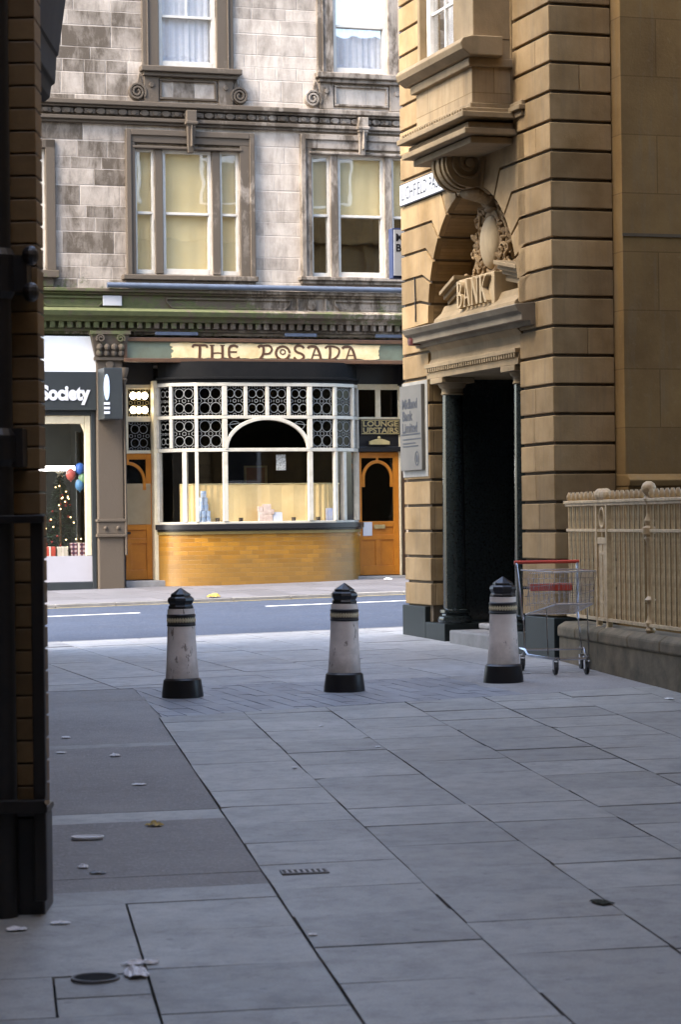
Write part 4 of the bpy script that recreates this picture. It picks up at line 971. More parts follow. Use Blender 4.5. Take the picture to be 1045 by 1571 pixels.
# granite plinth and column blocks
mb = MB(); mb.box(-.03, 1.0, YB+.12, Y1+.03, .2, ZP).box(-.03, 1.0, YB-.50, YB+.119, .2, ZP-.17); mb.build('plinth', GRANITE_M, bank, bevel=.01)
mb = MB(); mb.box(-.03, .6, -.03, YA-.12, .2, ZP).box(-.03, 1.0, YA-.119, YA+.42, .2, ZP-.17); mb.build('plinth', GRANITE_M, bank, bevel=.01)
colx = .16
for yc in (3.22, 1.11):
    zb = ZP-.17; zt = 3.36; r = .128
    c = MB(); prof = [(r*1.04, 0)] + [(r*(1-.13*(i/10)**1.6), (zt-zb-.30)*i/10+.16) for i in range(11)]
    c.lathe(prof, (colx, yc, zb), 32); c.build('column', GRANITE, bank, smooth=True)
    MB().lathe([(r*1.42, 0), (r*1.5, .03), (r*1.42, .07), (r*1.2, .085), (r*1.18, .1), (r*1.32, .115), (r*1.3, .145), (r*1.08, .16)], (colx, yc, zb+.001), 32).build('column_base', GRANITE, bank, smooth=True)
    k = MB(); k.lathe([(r*.9, 0), (r*1.0, .015), (r*.92, .03), (r*.92, .07), (r*1.1, .09), (r*1.25, .13)], (colx, yc, zt-.155), 32); k.box(colx-r*1.5, colx+r*1.5, yc-r*1.5, yc+r*1.5, zt-.024, zt+.035); k.build('capital', BPLAIN, bank, bevel=.006)
# entablature, frieze, cornice over the door
ya, yb = YA+.004, YB-.004
mb = MB(); mb.box(-.02, 1.2, ya, yb, 3.397, 3.46).box(-.05, 1.2, ya, yb, 3.515, 3.56); y = ya+.03
mb.box(-.01, 1.2, ya, yb, 3.46, 3.515)
while y < yb-.04: mb.box(-.045, -.01, y, y+.035, 3.468, 3.515); y += .068
mb.build('architrave', BPLAIN, bank, bevel=.004)
MB().prism([(1.2, 3.561), (.02, 3.561), (-.01, 3.60), (.01, 3.68), (-.01, 3.74), (1.2, 3.74)][::-1], 'y', ya, yb).build('frieze', BPLAIN, bank) if False else None
mb = MB(); mb.prism([(.9, 3.561), (-.0, 3.561), (.03, 3.62), (.03, 3.70), (-.03, 3.76), (.9, 3.76)], 'y', ya, yb).build('frieze', BPLAIN, bank, bevel=.004)
cy0, cy1 = .42, 3.80
mb = MB(); mb.prism([(.05, 3.761), (-.05, 3.761), (-.06, 3.80), (-.15, 3.805), (-.15, 3.87), (-.19, 3.90), (-.22, 3.955), (-.20, 3.965), (.40, 4.01), (.40, 3.761)], 'y', cy0, cy1)
mb.build('door_cornice', bank_stone('weathered cornice stone', (.22, .18, .125), (.115, .09, .06), isl=0), bank, bevel=.004)
# dark porch
mb = MB(); mb.box(1.18, 1.22, YA, YB, .6, 3.4); mb.build('porch_back', BLACKP, bank)
for a, b in ((YB-.10, YB+.059), (YA-.02, YA+.10)): MB().box(.34, 1.18, a, b, ZP-.168, 3.396).build('porch_lining', GRANITE, bank)
dd = MB(); dd.box(1.05, 1.12, 1.25, 2.19, .73, 3.0).box(1.05, 1.12, 2.21, 3.15, .73, 3.0); db = dd.build('bank_door', BLACKP, bank, bevel=.01)
mb = MB().box(.30, .33, YB-.16, YB-.13, ZP-.1, 3.38).build('jamb_strip', GILT, bank)
MB().box(.42, .46, YA+.101, YA+.13, 2.45, 2.85).box(.415, .42, YA+.105, YA+.125, 2.48, 2.82).build('glazed_panel', plain('painted blue reflection', (.32, .40, .50), .2), bank) if False else MB().box(.22, .62, 1.16+.22, 1.16+.24, 2.42, 2.80).build('glazed_panel', plain('painted blue reflection', (.20, .27, .36), .2), bank)  # glazed panel with a bluish window reflection put into its colour
MB().box(-.07, 1.18, 1.42, 2.80, .3, .645).box(.30, 1.18, 1.30, 2.88, .646, .71).build('doorstep', KERB, bank, bevel=.02)
# carved lunette: broken pediment, name block, shield with scrolls
mb = MB(); 
mb.prism([(.42, 3.98), (.0, 3.98), (.02, 4.05), (.10, 4.12), (.14, 4.20), (.42, 4.20)], 'y', 1.0, 3.38)
for (p0, p1) in (((.98, 4.29), (1.60, 4.40)), ((2.76, 4.36), (3.22, 4.22))):
    for dz, th_, xf in ((0, .05, .12), (.05, .05, .07), (.10, .045, .02), (-.07, .09, .16)):
        mb.add([(x, p[0], p[1]+dz+k*th_-.02) for x in (xf, .44) for p in (p0, p1) for k in (0, .96)], [(0, 1, 3, 2), (4, 6, 7, 5), (0, 4, 5, 1), (2, 3, 7, 6), (0, 2, 6, 4), (1, 5, 7, 3)])
mb.build('broken_pediment', BPLAIN, bank, bevel=.006)
pb = MB().box(.055, .40, 1.66, 2.70, 4.07, 4.42).build('name_block', PALECARVE, bank, bevel=.008)
m = MB(); lettering(m, 'BANK', ROMAN, -2.62, -1.74, 4.105, .285, lambda p, a: (a, -p[0], p[1]), .055, -.005); m.build('lettering', PALECARVE, pb)
sc_ = MB(); yc, zc = 2.12, 4.79
sc_.ball((.22, yc, zc-.02), (.11, .225, .285), 24, 16)
sh_ = sc_.build('shield', PALECARVE, bank, smooth=True)
random.seed(11); m = MB()
ring = [(yc+.255*math.cos(math.radians(a)), zc-.02+.325*math.sin(math.radians(a))) for a in range(0, 360, 18)]
m.tube([(.24, *p) for p in ring + ring[:1]], .042, 8)
for s in (1, -1): m.ball((.36, yc+s*.36, zc-.10), (.10, .17, .34), 14, 10); m.ball((.34, yc+s*.42, zc-.36), (.12, .36, .14), 14, 10)
m.ball((.36, yc, zc+.36), (.12, .24, .16), 14, 10)
for s in (1, -1):
    for (dy, dz, r) in ((.36, .26, .085), (.40, .06, .08), (.36, -.14, .09), (.44, -.30, .10), (.26, .40, .08), (.58, -.34, .08), (.24, -.38, .085), (.70, -.36, .07), (.50, -.10, .06), (.48, .22, .05)):
        c = (yc+s*dy, zc+dz); q = random.uniform(-.03, .05)
        m.tube([(.25-q-.05*i/18, c[0]+p[0], c[1]+p[1]) for i, p in enumerate(spiral(0, 0, r, 1.6, 18, s*random.choice((1, -1))))], .024, 7, .012)
        m.ball((.30, *c), (.08, r*.75, r*.75), 10, 6)
    for k in range(90):
        a = math.radians(random.uniform(-75, 72)); rr = random.uniform(.24, .58); t_ = random.uniform(0, 3.1); l = random.uniform(.05, .11)
        c = Vector((.27+random.uniform(-.06, .08), yc+s*rr*math.cos(a), zc+.88*rr*math.sin(a)-.03)); d = Vector((random.uniform(-.5, .2), math.cos(t_), math.sin(t_))).normalized()*l
        m.tube([c-d*.7, c+Vector((-.03, 0, .01)), c+d*.7], random.uniform(.028, .048), 6, .010)
    m.tube([(.25, yc+s*.34, zc-.42), (.22, yc+s*.43, zc-.2), (.24, yc+s*.40, zc+.08), (.2, yc+s*.30, zc+.30)], .035, 8, .02)
m.ball((.25, yc, zc+.40), (.11, .10, .10), 12, 8); m.ball((.20, yc, zc+.46), (.10, .12, .05), 10, 8); m.ball((.22, yc, zc+.33), (.07, .13, .04), 10, 8)
for k in range(7): m.ball((.24, yc-.16+.053*k, zc-.40-.02*math.sin(k*.52)), (.06, .035, .05), 8, 6)
m.build('carved_scrollwork', bank_stone('weathered carving', (.30, .20, .10), (.14, .085, .04), isl=.3), bank, smooth=True)
# scroll console on the keystone
m = MB(); cxs, czs, rs = -.12, 5.57, .25
pts = arc(cxs, czs, rs, rs, 60, 260, 22) + smooth([(cxs+.04, czs-.26), (.0, 5.33), (.12, 5.26)], 2) + [(.30, 5.26), (.30, 5.85), (cxs+.12, 5.85)]
m.prism(pts, 'y', 1.90, 2.32)
for y0, y1 in ((1.94, 2.00), (2.06, 2.16), (2.22, 2.28)): m.prism(arc(cxs, czs, rs+.025, rs+.025, 50, 265, 22) + [(cxs+.05, czs-.1), (cxs+.1, czs+.1)], 'y', y0, y1)
for yf, d in ((1.90, -.03), (2.32, .03)):
    m.ribbon(spiral(cxs, czs, rs-.03, 2.2, 44), .035, lambda p, a: (p[0], a, p[1]), yf, yf+d); m.prism(arc(cxs, czs, .05, .05, 0, 340, 12), 'y', yf, yf+d*1.6)
for k in range(5): m.ball((-.02+.05*k, 2.11, 5.29-.015*k), (.10, .20-.03*k, .07), 10, 8)
m.build('scroll_console', BPLAIN, bank, bevel=.006)
# oriel bay over the door
ox, oy0, oy1 = -.42, 1.0, 2.66
mb = MB(); z0, z1 = BZ(725, 157, ox), BZ(725, 88, ox)
mb.box(ox, .04, oy0, oy1, z0, z1); ob = mb.build('oriel_panel', OASH, bank, bevel=.006)
mb = MB()
for zz_, d, h in ((z0-.001, .03, .06), (z0-.061, .10, .05), (z0-.111, .17, .06), (z0-.20, .07, .09), (z0-.27, .13, .06), (z0-.34, .03, .07)):
    mb.box(ox-d, .05, oy0-d, oy1+d, zz_-h, zz_-.002)
mb.box(-.03, .06, oy0-.35, oy0, z0-.17, z0-.01).box(-.07, .06, oy0-.38, oy0, z0-.11, z0-.06)
y = oy0-.1
while y < oy1+.08: mb.box(ox-.145, ox-.10, y, y+.04, z0-.11, z0-.07); y += .075
mb.build('oriel_cornice', BPLAIN, bank, bevel=.008)
mb = MB(); mb.prism([(-.14, z1+.002), (ox-.08, z1+.002), (ox-.16, z1+.06), (ox-.18, z1+.12), (ox-.15, z1+.17), (ox-.04, z1+.20), (-.14, z1+.20)], 'y', oy0-.16, oy1+.16); mb.box(ox-.05, .05, oy0-.05, oy1+.05, z1-.09, z1).box(-.139, .05, oy0+.004, oy1-.004, z1+.003, z1+.198); mb.build('oriel_sill', BPLAIN, bank, bevel=.01)
zt_ = z1+.20; wy0, wy1 = BY(660, 30, ox+.12), BY(706, 30, ox+.12); wy0, wy1 = min(wy0, wy1), max(wy0, wy1)
mb = MB(); mb.box(ox+.02, .05, oy0, wy0-.06, zt_, zt_+2.4).box(ox+.02, .05, wy1+.06, oy1, zt_, zt_+2.4).box(ox+.02, .05, wy0-.06, wy1+.06, zt_+1.9, zt_+2.4).build('oriel_jamb', BPLAIN, bank, bevel=.01)
f = MB(); f.box(ox+.10, ox+.20, wy0-.055, wy0+.05, zt_+.004, zt_+1.89).box(ox+.10, ox+.20, wy1-.05, wy1+.055, zt_+.004, zt_+1.89).box(ox+.102, ox+.198, wy0+.05, wy1-.05, zt_+.004, zt_+.10)
for k in (1, 2): f.box(ox+.12, ox+.16, wy0+.05, wy1-.05, zt_+.10+.42*k, zt_+.13+.42*k)
f.box(ox+.12, ox+.16, (wy0+wy1)/2-.015, (wy0+wy1)/2+.015, zt_+.10, zt_+1.88)
fo = f.build('oriel_window', WHITEP, bank, bevel=.005)
MB().box(ox+.14, ox+.145, wy0+.02, wy1-.02, zt_+.05, zt_+1.88).build('pane', GLASSUP, fo); MB().box(ox+.30, ox+.32, wy0-.05, wy1+.05, zt_, zt_+1.89).build('blind', NET, fo)
# cable and bracket on the left pier
mb = MB().tube([(-.012, BY(638, 425), BZ(638, 425)), (-.012, BY(639, 460), BZ(639, 460)), (-.012, BY(639.5, 494), BZ(639.5, 494))], .008, 6).build('cable', IRON, bank)

# things fixed to the bank
ssn = thing('street_name_sign', 'white street plate with black edge reading LICHFIELD PASSAGE on the bank wall', 'sign', BANK, TH)
y1s, y0s, zs0, zs1 = 4.33, 2.55, 5.43, 5.655
MB().box(-.030, -.002, y0s, y1s, zs0-.012, zs1+.012).build('border', INK, ssn); MB().box(-.036, -.0301, y0s+.012, y1s-.012, zs0, zs1).build('plate', SIGNWHITE, ssn)
o = mesh_text('LICHFIELD PASSAGE', .19, INK, 'lettering', ssn, (-.0365, y1s-.06, zs0+.045), (math.pi/2, 0, -math.pi/2), .001, .001); o.scale = (1.64/o.dimensions.x, 1.12, 1)
bp = thing('bank_nameplate', 'grey metal nameplate with dark lettering beside the bank doorway', 'sign', BANK, TH)
MB().box(-.012, -.001, 3.56, 4.40, 2.325, 3.40).build('backing', worn('grey stone backing', (.30, .28, .24), rough=.8), bp, bevel=.004)
MB().box(-.055, -.0121, 3.64, 4.36, 2.40, 3.36).build('plate', GREYPLATE, bp, bevel=.004)
for i, t in enumerate(('Midland', 'Bank', 'Limited')):
    o = mesh_text(t, .155, INK, 'lettering', bp, (-.0565, 4.28, 3.10-.135*i), (math.pi/2, 0, -math.pi/2), .001, .004); o.scale = ((.50 if i != 1 else .34)/o.dimensions.x, 1, 1)
m = MB()
for z, w in ((2.745, .60), (2.70, .42), (2.665, .50)): m.box(-.0575, -.0551, 4.26-w, 4.26, z, z+.014)
m.build('small_print', INK, bp); m = MB().box(-.0575, -.0551, 3.68, 4.32, 2.80, 2.815); m.build('rule', INK, bp)
m = MB().ribbon(arc(3.80, 2.53, .06, .075, 0, 345, 18), .016, lambda p, a: (a, p[0], p[1]), -.0551, -.058, closed=True); m.ball((-.055, 3.80, 2.53), (.004, .035, .045), 10, 6); m.build('emblem', INK, bp)
pj = thing('bank_projecting_sign', 'white box sign with dark blue edge jutting out behind the bank pier', 'sign', BANK, TH)
xa = on_front(607, 390, BANK, 4.68).x; za, zb_ = on_front(612, 427, BANK, 4.68).z, on_front(612, 350, BANK, 4.68).z
xa -= .035
MB().box(xa, xa+.62, 4.68, 4.82, za, zb_).build('sign_box', plain('dark blue sign case', (.02, .03, .09), .4), pj, bevel=.006); MB().box(xa+.014, xa+.60, 4.668, 4.6795, za+.03, zb_-.02).build('face', SIGNWHITE, pj)
for i, t in enumerate(('Midland', 'Bank')):
    o = mesh_text(t, .12, INK, 'lettering', pj, (xa+.035, 4.6675, zb_-.15-.12*i), (math.pi/2, 0, 0), .001, .004)
MB().box(.30, .36, 4.40, 4.70, zb_-.1, zb_-.05).build('bracket', IRON, pj)
al = MB(); c = B(637, 524, -.10); al.lathe([(.02, -.05), (.075, -.045), (.085, -.01), (.085, .02), (.05, .05), (.015, .06)], (-.10, c.y, c.z), 14); al.box(-.06, .0, c.y-.05, c.y+.05, c.z-.05, c.z+.05)
a_ = al.build('alarm_bell', worn('dark red enamel', (.10, .022, .02), rough=.4), None, smooth=True); a_.location = BANK; a_.rotation_euler = (0, 0, TH); tag(a_, 'small dark red alarm bell under the left end of the bank door cornice', 'alarm')

# ---------------------------------------------------------------- dwarf wall and railings
ANG = math.atan2(-1, .185); RO = Vector((2.146, 23.2, 0))
def rpx(px): d = 6.438/((px-522.5)/3700+.185); return (23.2-d)*math.hypot(1, .185)
dw = thing('dwarf_wall', 'low mossy stone wall under the buff railings', 'wall', RO, ANG)
mb = MB(); mb.box(-.10, 9, -.03, .30, .1, .70).build('wall_base', DWARF, dw, bevel=.01)
mb = MB(); x = -.12
while x < 9: l = random.choice((.62, .75, .9)); mb.prism([(-.045, .70), (-.045, .80), (.03, .845), (.25, .845), (.33, .78), (.33, .70)], 'x', x+.004, x+l-.004); x += l
mb.build('coping', DWARF, dw, bevel=.02)
rl = thing('railings', 'buff painted iron railings with knob posts on the low wall', 'railings', RO, ANG)
yr = .05; L = 8.5
MB().box(-.02, L, yr-.022, yr+.022, .895, .925).build('bottom_rail', RAILP, rl, bevel=.004)
MB().box(-.02, L, yr-.018, yr+.018, 1.71, 1.738).build('middle_rail', RAILP, rl, bevel=.004)
mb = MB().box(-.06, L, yr-.035, yr+.035, 1.975, 2.005).box(-.04, L, yr-.025, yr+.025, 1.95, 1.9745); mb.build('top_rail', RAILP, rl, bevel=.006)
orn = [rpx(918)+2.62*k for k in range(3)]; knob = [rpx(988)+2.62*k for k in range(3)]
x = rpx(867)
bar0 = None
while x < 8.4:
    if all(abs(x-o) > .22 for o in orn) and all(abs(x-k) > .07 for k in knob):
        if bar0 is None:
            b = MB(); b.tube([(0, 0, .926), (0, 0, 1.709)], .0165, 8).tube([(0, 0, 1.739), (0, 0, 1.949)], .0165, 8); b.lathe([(.018, 2.006), (.026, 2.02), (.028, 2.05), (.012, 2.085)], (0, 0, 0), 10)
            bar0 = b.build('bar', RAILP, rl, smooth=True)
        else: bar0 = bar0.copy(); COL.objects.link(bar0); bar0.parent = rl
        bar0.location = (x, yr, 0)
    x += .142
for xk in knob:
    b = MB(); b.lathe([(.03, .84), (.045, .87), (.03, .9), (.045, .93), (.03, .96), (.024, 1.0), (.024, 1.10), (.05, 1.13), (.024, 1.16), (.024, 1.62), (.045, 1.66), (.024, 1.69), (.06, 1.70), (.06, 1.75), (.03, 1.77), (.045, 1.81), (.024, 1.86), (.024, 1.94), (.05, 2.0), (.03, 2.03), (.06, 2.06), (.065, 2.095), (.05, 2.13), (.02, 2.15)], (xk, yr, 0), 14); b.build('knob_post', RAILP, rl, smooth=True)
for xo in orn:
    b = MB()
    for s in (-.17, -.06, .06, .17) if False else (-.16, .16): b.box(xo+s-.022, xo+s+.022, yr-.026, yr+.026, .84, 2.0)
    b.box(xo-.138, xo+.138, yr-.010, yr+.010, .926, 1.60).box(xo-.138, xo+.138, yr-.02, yr+.02, 1.60, 1.66)
    b.ribbon(arc(xo, 1.84, .075, .09, 0, 345, 18), .022, lambda p, a: (p[0], a, p[1]), yr-.02, yr+.02, closed=True)
    b.box(xo-.012, xo+.012, yr-.016, yr+.016, .93, 1.75); b.box(xo-.11, xo+.11, yr-.014, yr+.014, 1.05, 1.08).box(xo-.11, xo+.11, yr-.0145, yr+.0145, 1.5, 1.53)
    for s in (-.10, .0, .10): b.ball((xo+s, yr, 2.05), (.085 if s else .07, .05, .06), 12, 8)
    b.ball((xo-.15, yr, .82), .04, 10, 8).ball((xo+.15, yr, .82), .04, 10, 8)
    b.build('ornate_panel', RAILP, rl, bevel=.004)

# ---------------------------------------------------------------- left-hand building
def L3(px, py, d): r = ray(px, py); return Vector((r.x*d, d, EYE + r.z*d))
lb = thing('brick_building', 'dark building with a brown brick pier along the left edge of the passage', 'building', (0, 0, 0))
BR = worn('brown glazed brick', (.25, .155, .065), (.15, .09, .036), rough=.5, scale=6, island=.35, bump=.2)
x0, x1 = -2.6, -1.297
mb = MB(); z = .62; 
while z < 11: mb.box(x0, x1, 10.40, 10.62, z+.004, z+.0975-.004); z += .0975
mb.build('brick_pier', BR, lb, bevel=.004)
mb = MB(); mb.prism([(-1.300, 10.415), (-1.300-.141*8.6, 19.0), (-14, 19.0), (-14, 10.415)], 'z', .0, 19).prism([(-1.303-.141*8.6, 19.003), (-1.303-.141*16.0, 26.4), (-14, 23.0), (-14, 19.003)], 'z', .0, 8); mb.build('wall', worn('sooty brown brick', (.13, .09, .05), (.06, .045, .03), rough=.9), lb)  # unseen heights stepped to shade the passage and open the street end
a = L3(77, 1395, 10.35); 
mb = MB(); mb.box(-3, -1.284, 10.30, 10.6, .0, .60).box(-3, -1.276, 10.27, 10.6, .60, .635); mb.build('plinth', BLACKP, lb, bevel=.012)
q = [(100, 0), (89, 84), (86, 88), (84, 128), (78, 132), (76, 150), (68, 156)]; pts = [L3(px, py, 18.0) for px, py in q]; pts = [(p.x, p.z) for p in pts]
MB().prism([(pts[0][0]+.1, 8)] + pts + [(-3.0, pts[-1][1]), (-3.0, 8)], 'y', 16.6, 18.0).build('corbelled_bay', worn('near black stone', (.03, .026, .022), rough=.95), lb, bevel=.01)  # one flat near-black tone over the whole bay
dp = thing('downpipe', 'black iron rainwater pipe on the left edge with lobed brackets', 'drainpipe', (0, 0, 0))
xp = -1.455
MB().tube([(xp, 10.27, .1), (xp, 10.27, 9)], .062, 14).build('pipe', IRON, dp, smooth=True)
for ya_, yb__, xr in ((392, 448, 58), (668, 705, 44)):
    b = MB(); za_, zb_ = L3(40, ya_, 10.27).z, L3(40, yb__, 10.27).z; xe = L3(xr-12, 400, 10.27).x
    b.lathe([(.066, min(za_, zb_)-.03), (.082, min(za_, zb_)), (.082, max(za_, zb_)), (.066, max(za_, zb_)+.03)], (xp, 10.27, 0), 16)
    b.box(xp, xe, 10.24, 10.39, zb_-.03, za_+.03) if xr < 50 else b.box(xp, xe-.012, 10.24, 10.39, zb_, za_)
    if xr > 50:
        for z in (za_, zb_): b.ball((xe, 10.27, z), (.036, .07, .042), 12, 8)
    b.build('bracket', IRON, dp)
gt = thing('iron_gate', 'black iron gate folded back against the brown brick pier', 'gate', (0, 0, 0))
xa, xb = L3(48, 900, 10.25).x, L3(67, 900, 10.25).x; zt = L3(40, 796, 10.25).z; zb = L3(40, 1234, 10.25).z
MB().box(xa, xb, 10.22, 10.28, .25, zt).build('gate_post', IRON, gt, bevel=.006)
MB().box(-1.75, L3(69, 795, 10.25).x, 10.19, 10.219, zt-.018, zt+.016).build('top_rail', IRON, gt, bevel=.005)
MB().box(-1.75, L3(75, 1234, 10.25).x, 10.18, 10.219, zb-.03, zb+.025).build('bottom_rail', IRON, gt, bevel=.005)
MB().tube([(xb-.0, 10.20, zb), (xb+.015, 10.15, zb+.02)], .012, 8).build('latch_bolt', CHROME, gt)

# unseen walls added behind and beside the viewer to shade the passage
ho = thing('passage_shade_walls', 'unseen tall brick walls added to shade the passage around the viewer', 'building', (0, 0, 0))
MB().box(3.95, 14, -5, 19.5, .0, 21).build('wall', BR, ho); MB().box(-14, 14, -7, -5.01, .0, 21).build('rear_wall', BR, ho); MB().box(-14, -2.4, -5, 10.3, .0, 20).build('wall', BR, ho)

# ---------------------------------------------------------------- bollards
n = NT('weathered cream bollard paint'); X = n.xyz(); oi = n.new('ShaderNodeObjectInfo')
va = n.new('ShaderNodeVectorMath', operation='ADD'); n.link(n.co(), va.inputs[0]); n.link(oi.outputs['Location'], va.inputs[1]); VB = va.outputs[0]
col = n.mix(n.ramp(n.noise(5, 5, .6, VB), [(.35, 0), (.7, 1)]), (.78, .69, .62), (.60, .52, .46))
col = n.mix(n.ramp(n.noise(16, 6, .7, n.mapping((1, 1, .45), src=VB)), [(.61, 0), (.66, .85)]), col, (.15, .11, .08))
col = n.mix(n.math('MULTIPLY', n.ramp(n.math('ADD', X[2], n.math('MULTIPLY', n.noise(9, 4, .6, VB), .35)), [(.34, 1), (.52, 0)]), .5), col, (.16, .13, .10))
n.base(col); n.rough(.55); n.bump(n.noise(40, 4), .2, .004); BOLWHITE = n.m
def bollard(loc, label):
    t = thing('bollard', label, 'bollard', loc, 0.0, 'cream and black bollards across the passage')
    MB().lathe([(.180, -.06), (.176, .03), (.166, .10), (.160, .145), (.143, .16)], n=36).build('base', BLACKP, t, smooth=True)
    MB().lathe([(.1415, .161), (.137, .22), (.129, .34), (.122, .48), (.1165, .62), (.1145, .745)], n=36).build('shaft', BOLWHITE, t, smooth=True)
    bd_ = MB().lathe([(.117, .598), (.124, .604), (.124, .614), (.1195, .618), (.1190, .680), (.1235, .684), (.1235, .694), (.117, .70)], n=36).build('band', BLACKP, t, smooth=True)
    m = MB(); N = 32; rr = .1205
    for k, (za_, zb_) in enumerate(((.632, .668), (.668, .632))):
        m.ribbon([(2*math.pi*i/N, za_ if i % 2 else zb_) for i in range(N)], .010 if False else .0105, lambda p, a: (a*math.cos(p[0]), a*math.sin(p[0]), p[1]), .118, rr+.0006*k, closed=False)
    for i in range(N):
        a = 2*math.pi*i/N; m.ball((rr*math.cos(a), rr*math.sin(a), .65), (.005, .005, .008), 6, 4)
    m.build('gilt_pattern', plain('cream pattern paint', (.66, .56, .36), .5), bd_)
    c = MB(); c.lathe([(.112, .746), (.112, .765), (.099, .78), (.113, .80), (.119, .815), (.113, .835), (.094, .85)], n=8, rot=math.pi/8); c.lathe([(.090, .8501), (.088, .868), (.012, .918), (.004, .922)], n=8, rot=math.pi/8); c.build('cap', BLACKP, t, bevel=.005)
    return t
p = ground(280, 1069); b0 = bollard((p.x, p.y, gz(p.x, p.y)), 'leftmost of the three cream bollards, on the setts nearest the dark left wall')
p = ground(528.5, 1060); b1_ = duplicate(b0, (p.x, p.y, gz(p.x, p.y)), .13, 'middle one of the three cream bollards, standing clear in front of the yellow pub riser')
p = ground(773, 1046); b2_ = duplicate(b0, (p.x, p.y, gz(p.x, p.y)), .31, 'right cream bollard beside the shopping trolley, in front of the bank doorway')

b1_.rotation_euler.y = .012; b2_.rotation_euler.x = .014; b0.rotation_euler.y = -.008

# ---------------------------------------------------------------- shopping trolley
tx, ty = 2.0, 21.95
tr = thing('shopping_trolley', 'empty wire shopping trolley with red handle parked by the railings', 'trolley', (tx, ty, gz(tx, ty)), math.atan2(-.985, .17))
def wires(mb, a, b, c, d, nu, nv, r):        # grid on the patch a-b (bottom) d-c (top)
    a, b, c, d = map(Vector, (a, b, c, d))
    for i in range(nu+1): k = i/nu; mb.tube([a.lerp(b, k), d.lerp(c, k)], r, 5)
    for j in range(nv+1): k = j/nv; mb.tube([a.lerp(d, k), b.lerp(c, k)], r, 5)
rl_, rr_, fl_, fr_ = (-.40, .27), (-.40, -.27), (.46, .20), (.46, -.20); zb0, zf0, zt0 = .52, .64, .93
bk = MB(); V = lambda p, z: (p[0], p[1], z)
bt = lambda p, k: (p[0], p[1]*.86, k)
wires(bk, bt(rl_, zb0), bt(fl_, zf0), V(fl_, zt0), V(rl_, zt0), 16, 5, .0022); wires(bk, bt(rr_, zb0), bt(fr_, zf0), V(fr_, zt0), V(rr_, zt0), 16, 5, .0022)
wires(bk, bt(fl_, zf0), bt(fr_, zf0), V(fr_, zt0), V(fl_, zt0), 9, 5, .0022); wires(bk, bt(rl_, zb0), bt(rr_, zb0), V(rr_, zt0), V(rl_, zt0), 10, 5, .0022)
wires(bk, bt(rl_, zb0), bt(fl_, zf0), bt(fr_, zf0), bt(rr_, zb0), 14, 8, .0022)
for ps__ in ((V(rl_, zt0), V(fl_, zt0), V(fr_, zt0), V(rr_, zt0), V(rl_, zt0)), (bt(rl_, zb0), bt(fl_, zf0), bt(fr_, zf0), bt(rr_, zb0), bt(rl_, zb0))):
    for a, b in zip(ps__, ps__[1:]): bk.tube([a, b], .007, 6)
bk.build('basket', CHROME, tr, smooth=True)
MB().tube([(-.50, -.31, 1.0), (-.50, .31, 1.0)], .017, 10).build('handle', REDPL, tr, smooth=True)
f = MB()
for s in (1, -1):
    f.tube([(-.50, .295*s, 1.0), (-.485, .29*s, .97), (-.40, .265*s, .52), (-.37, .262*s, .47)], .012, 8)
    f.tube([(-.37, .262*s, .47), (-.30, .27*s, .20), (-.34, .285*s, .155)], .007, 8)
    f.tube([(.20, .19*s, .59), (.24, .19*s, .16)], .006, 8)
    f.tube([(-.40, .29*s, .21), (-.24, .28*s, .20), (-.18, .27*s, .155), (.30, .165*s, .145), (.38, .12*s, .145)], .012, 8)
f.tube([(.38, .12, .145), (.38, -.12, .145)], .012, 8); f.tube([(-.24, .28, .20), (-.24, -.28, .20)], .010, 8); f.build('frame', CHROME, tr, smooth=True)
for (x, y) in ((-.34, .285), (-.34, -.285), (.33, .145), (.33, -.145)):
    w = MB(); w.add([], []); nn = 20
    w.prism([(x-.015+.058*math.cos(2*math.pi*i/nn), .059+.058*math.sin(2*math.pi*i/nn)) for i in range(nn)], 'y', y-.015, y+.015); wo = w.build('wheel', RUBBER, tr, bevel=.006)
    MB().box(x-.03, x+.02, y-.024, y-.018, .05, .13).box(x-.03, x+.02, y+.018, y+.024, .05, .13).box(x-.03, x+.02, y-.024, y+.024, .13, .145).build('fork', CHROME, wo)
cs = MB(); cs.box(-.37, -.33, -.20, .20, .735, .80); cs.build('seat_flap', REDPL, tr, bevel=.006)
cs = MB(); wires(cs, (-.36, -.22, .62), (-.36, .22, .62), (-.30, .22, .90), (-.30, -.22, .90), 9, 3, .003); cs.build('child_seat', CHROME, tr)

# ---------------------------------------------------------------- drain, tap cover, litter
g = ground(467, 1338); ang = math.atan2(-.141, 1)*0 + .14
dg = thing('drain_grate', 'small iron grate set in the paving at the flag joint', 'grate', (g.x, g.y, gz(g.x, g.y)), math.atan2(.141, 1))
m = MB().ribbon([(-.105, -.055), (.105, -.055), (.105, .055), (-.105, .055)], .022, lambda p, a: (p[0], p[1], a), -.01, .006, closed=True); m.build('rim', worn('grey iron', (.15, .14, .13), rough=.5), dg)
m = MB().box(-.10, .10, -.05, .05, -.012, .0035); m.build('well', JOINT, dg)
bx = None
for k in range(7):
    xk = -.081+.027*k
    if bx is None: bx = MB().box(-.006, .006, -.046, .046, -.005, .0065).build('bar', worn('worn pale iron', (.34, .33, .32), rough=.4), dg)
    else: bx = bx.copy(); COL.objects.link(bx); bx.parent = dg
    bx.location = (xk, 0, 0)
g = ground(146, 1502)
tc = thing('tap_cover', 'square stone with a round black hole in the near left paving', 'cover', (g.x, g.y, gz(g.x, g.y)+.004), .14)
MB().ribbon(arc(0, 0, .085, .085, 0, 352, 44), .012, lambda p, a: (p[0], p[1], a), -.004, .005, closed=True).build('rim', worn('grey cast rim', (.16, .16, .16), rough=.6), tc)
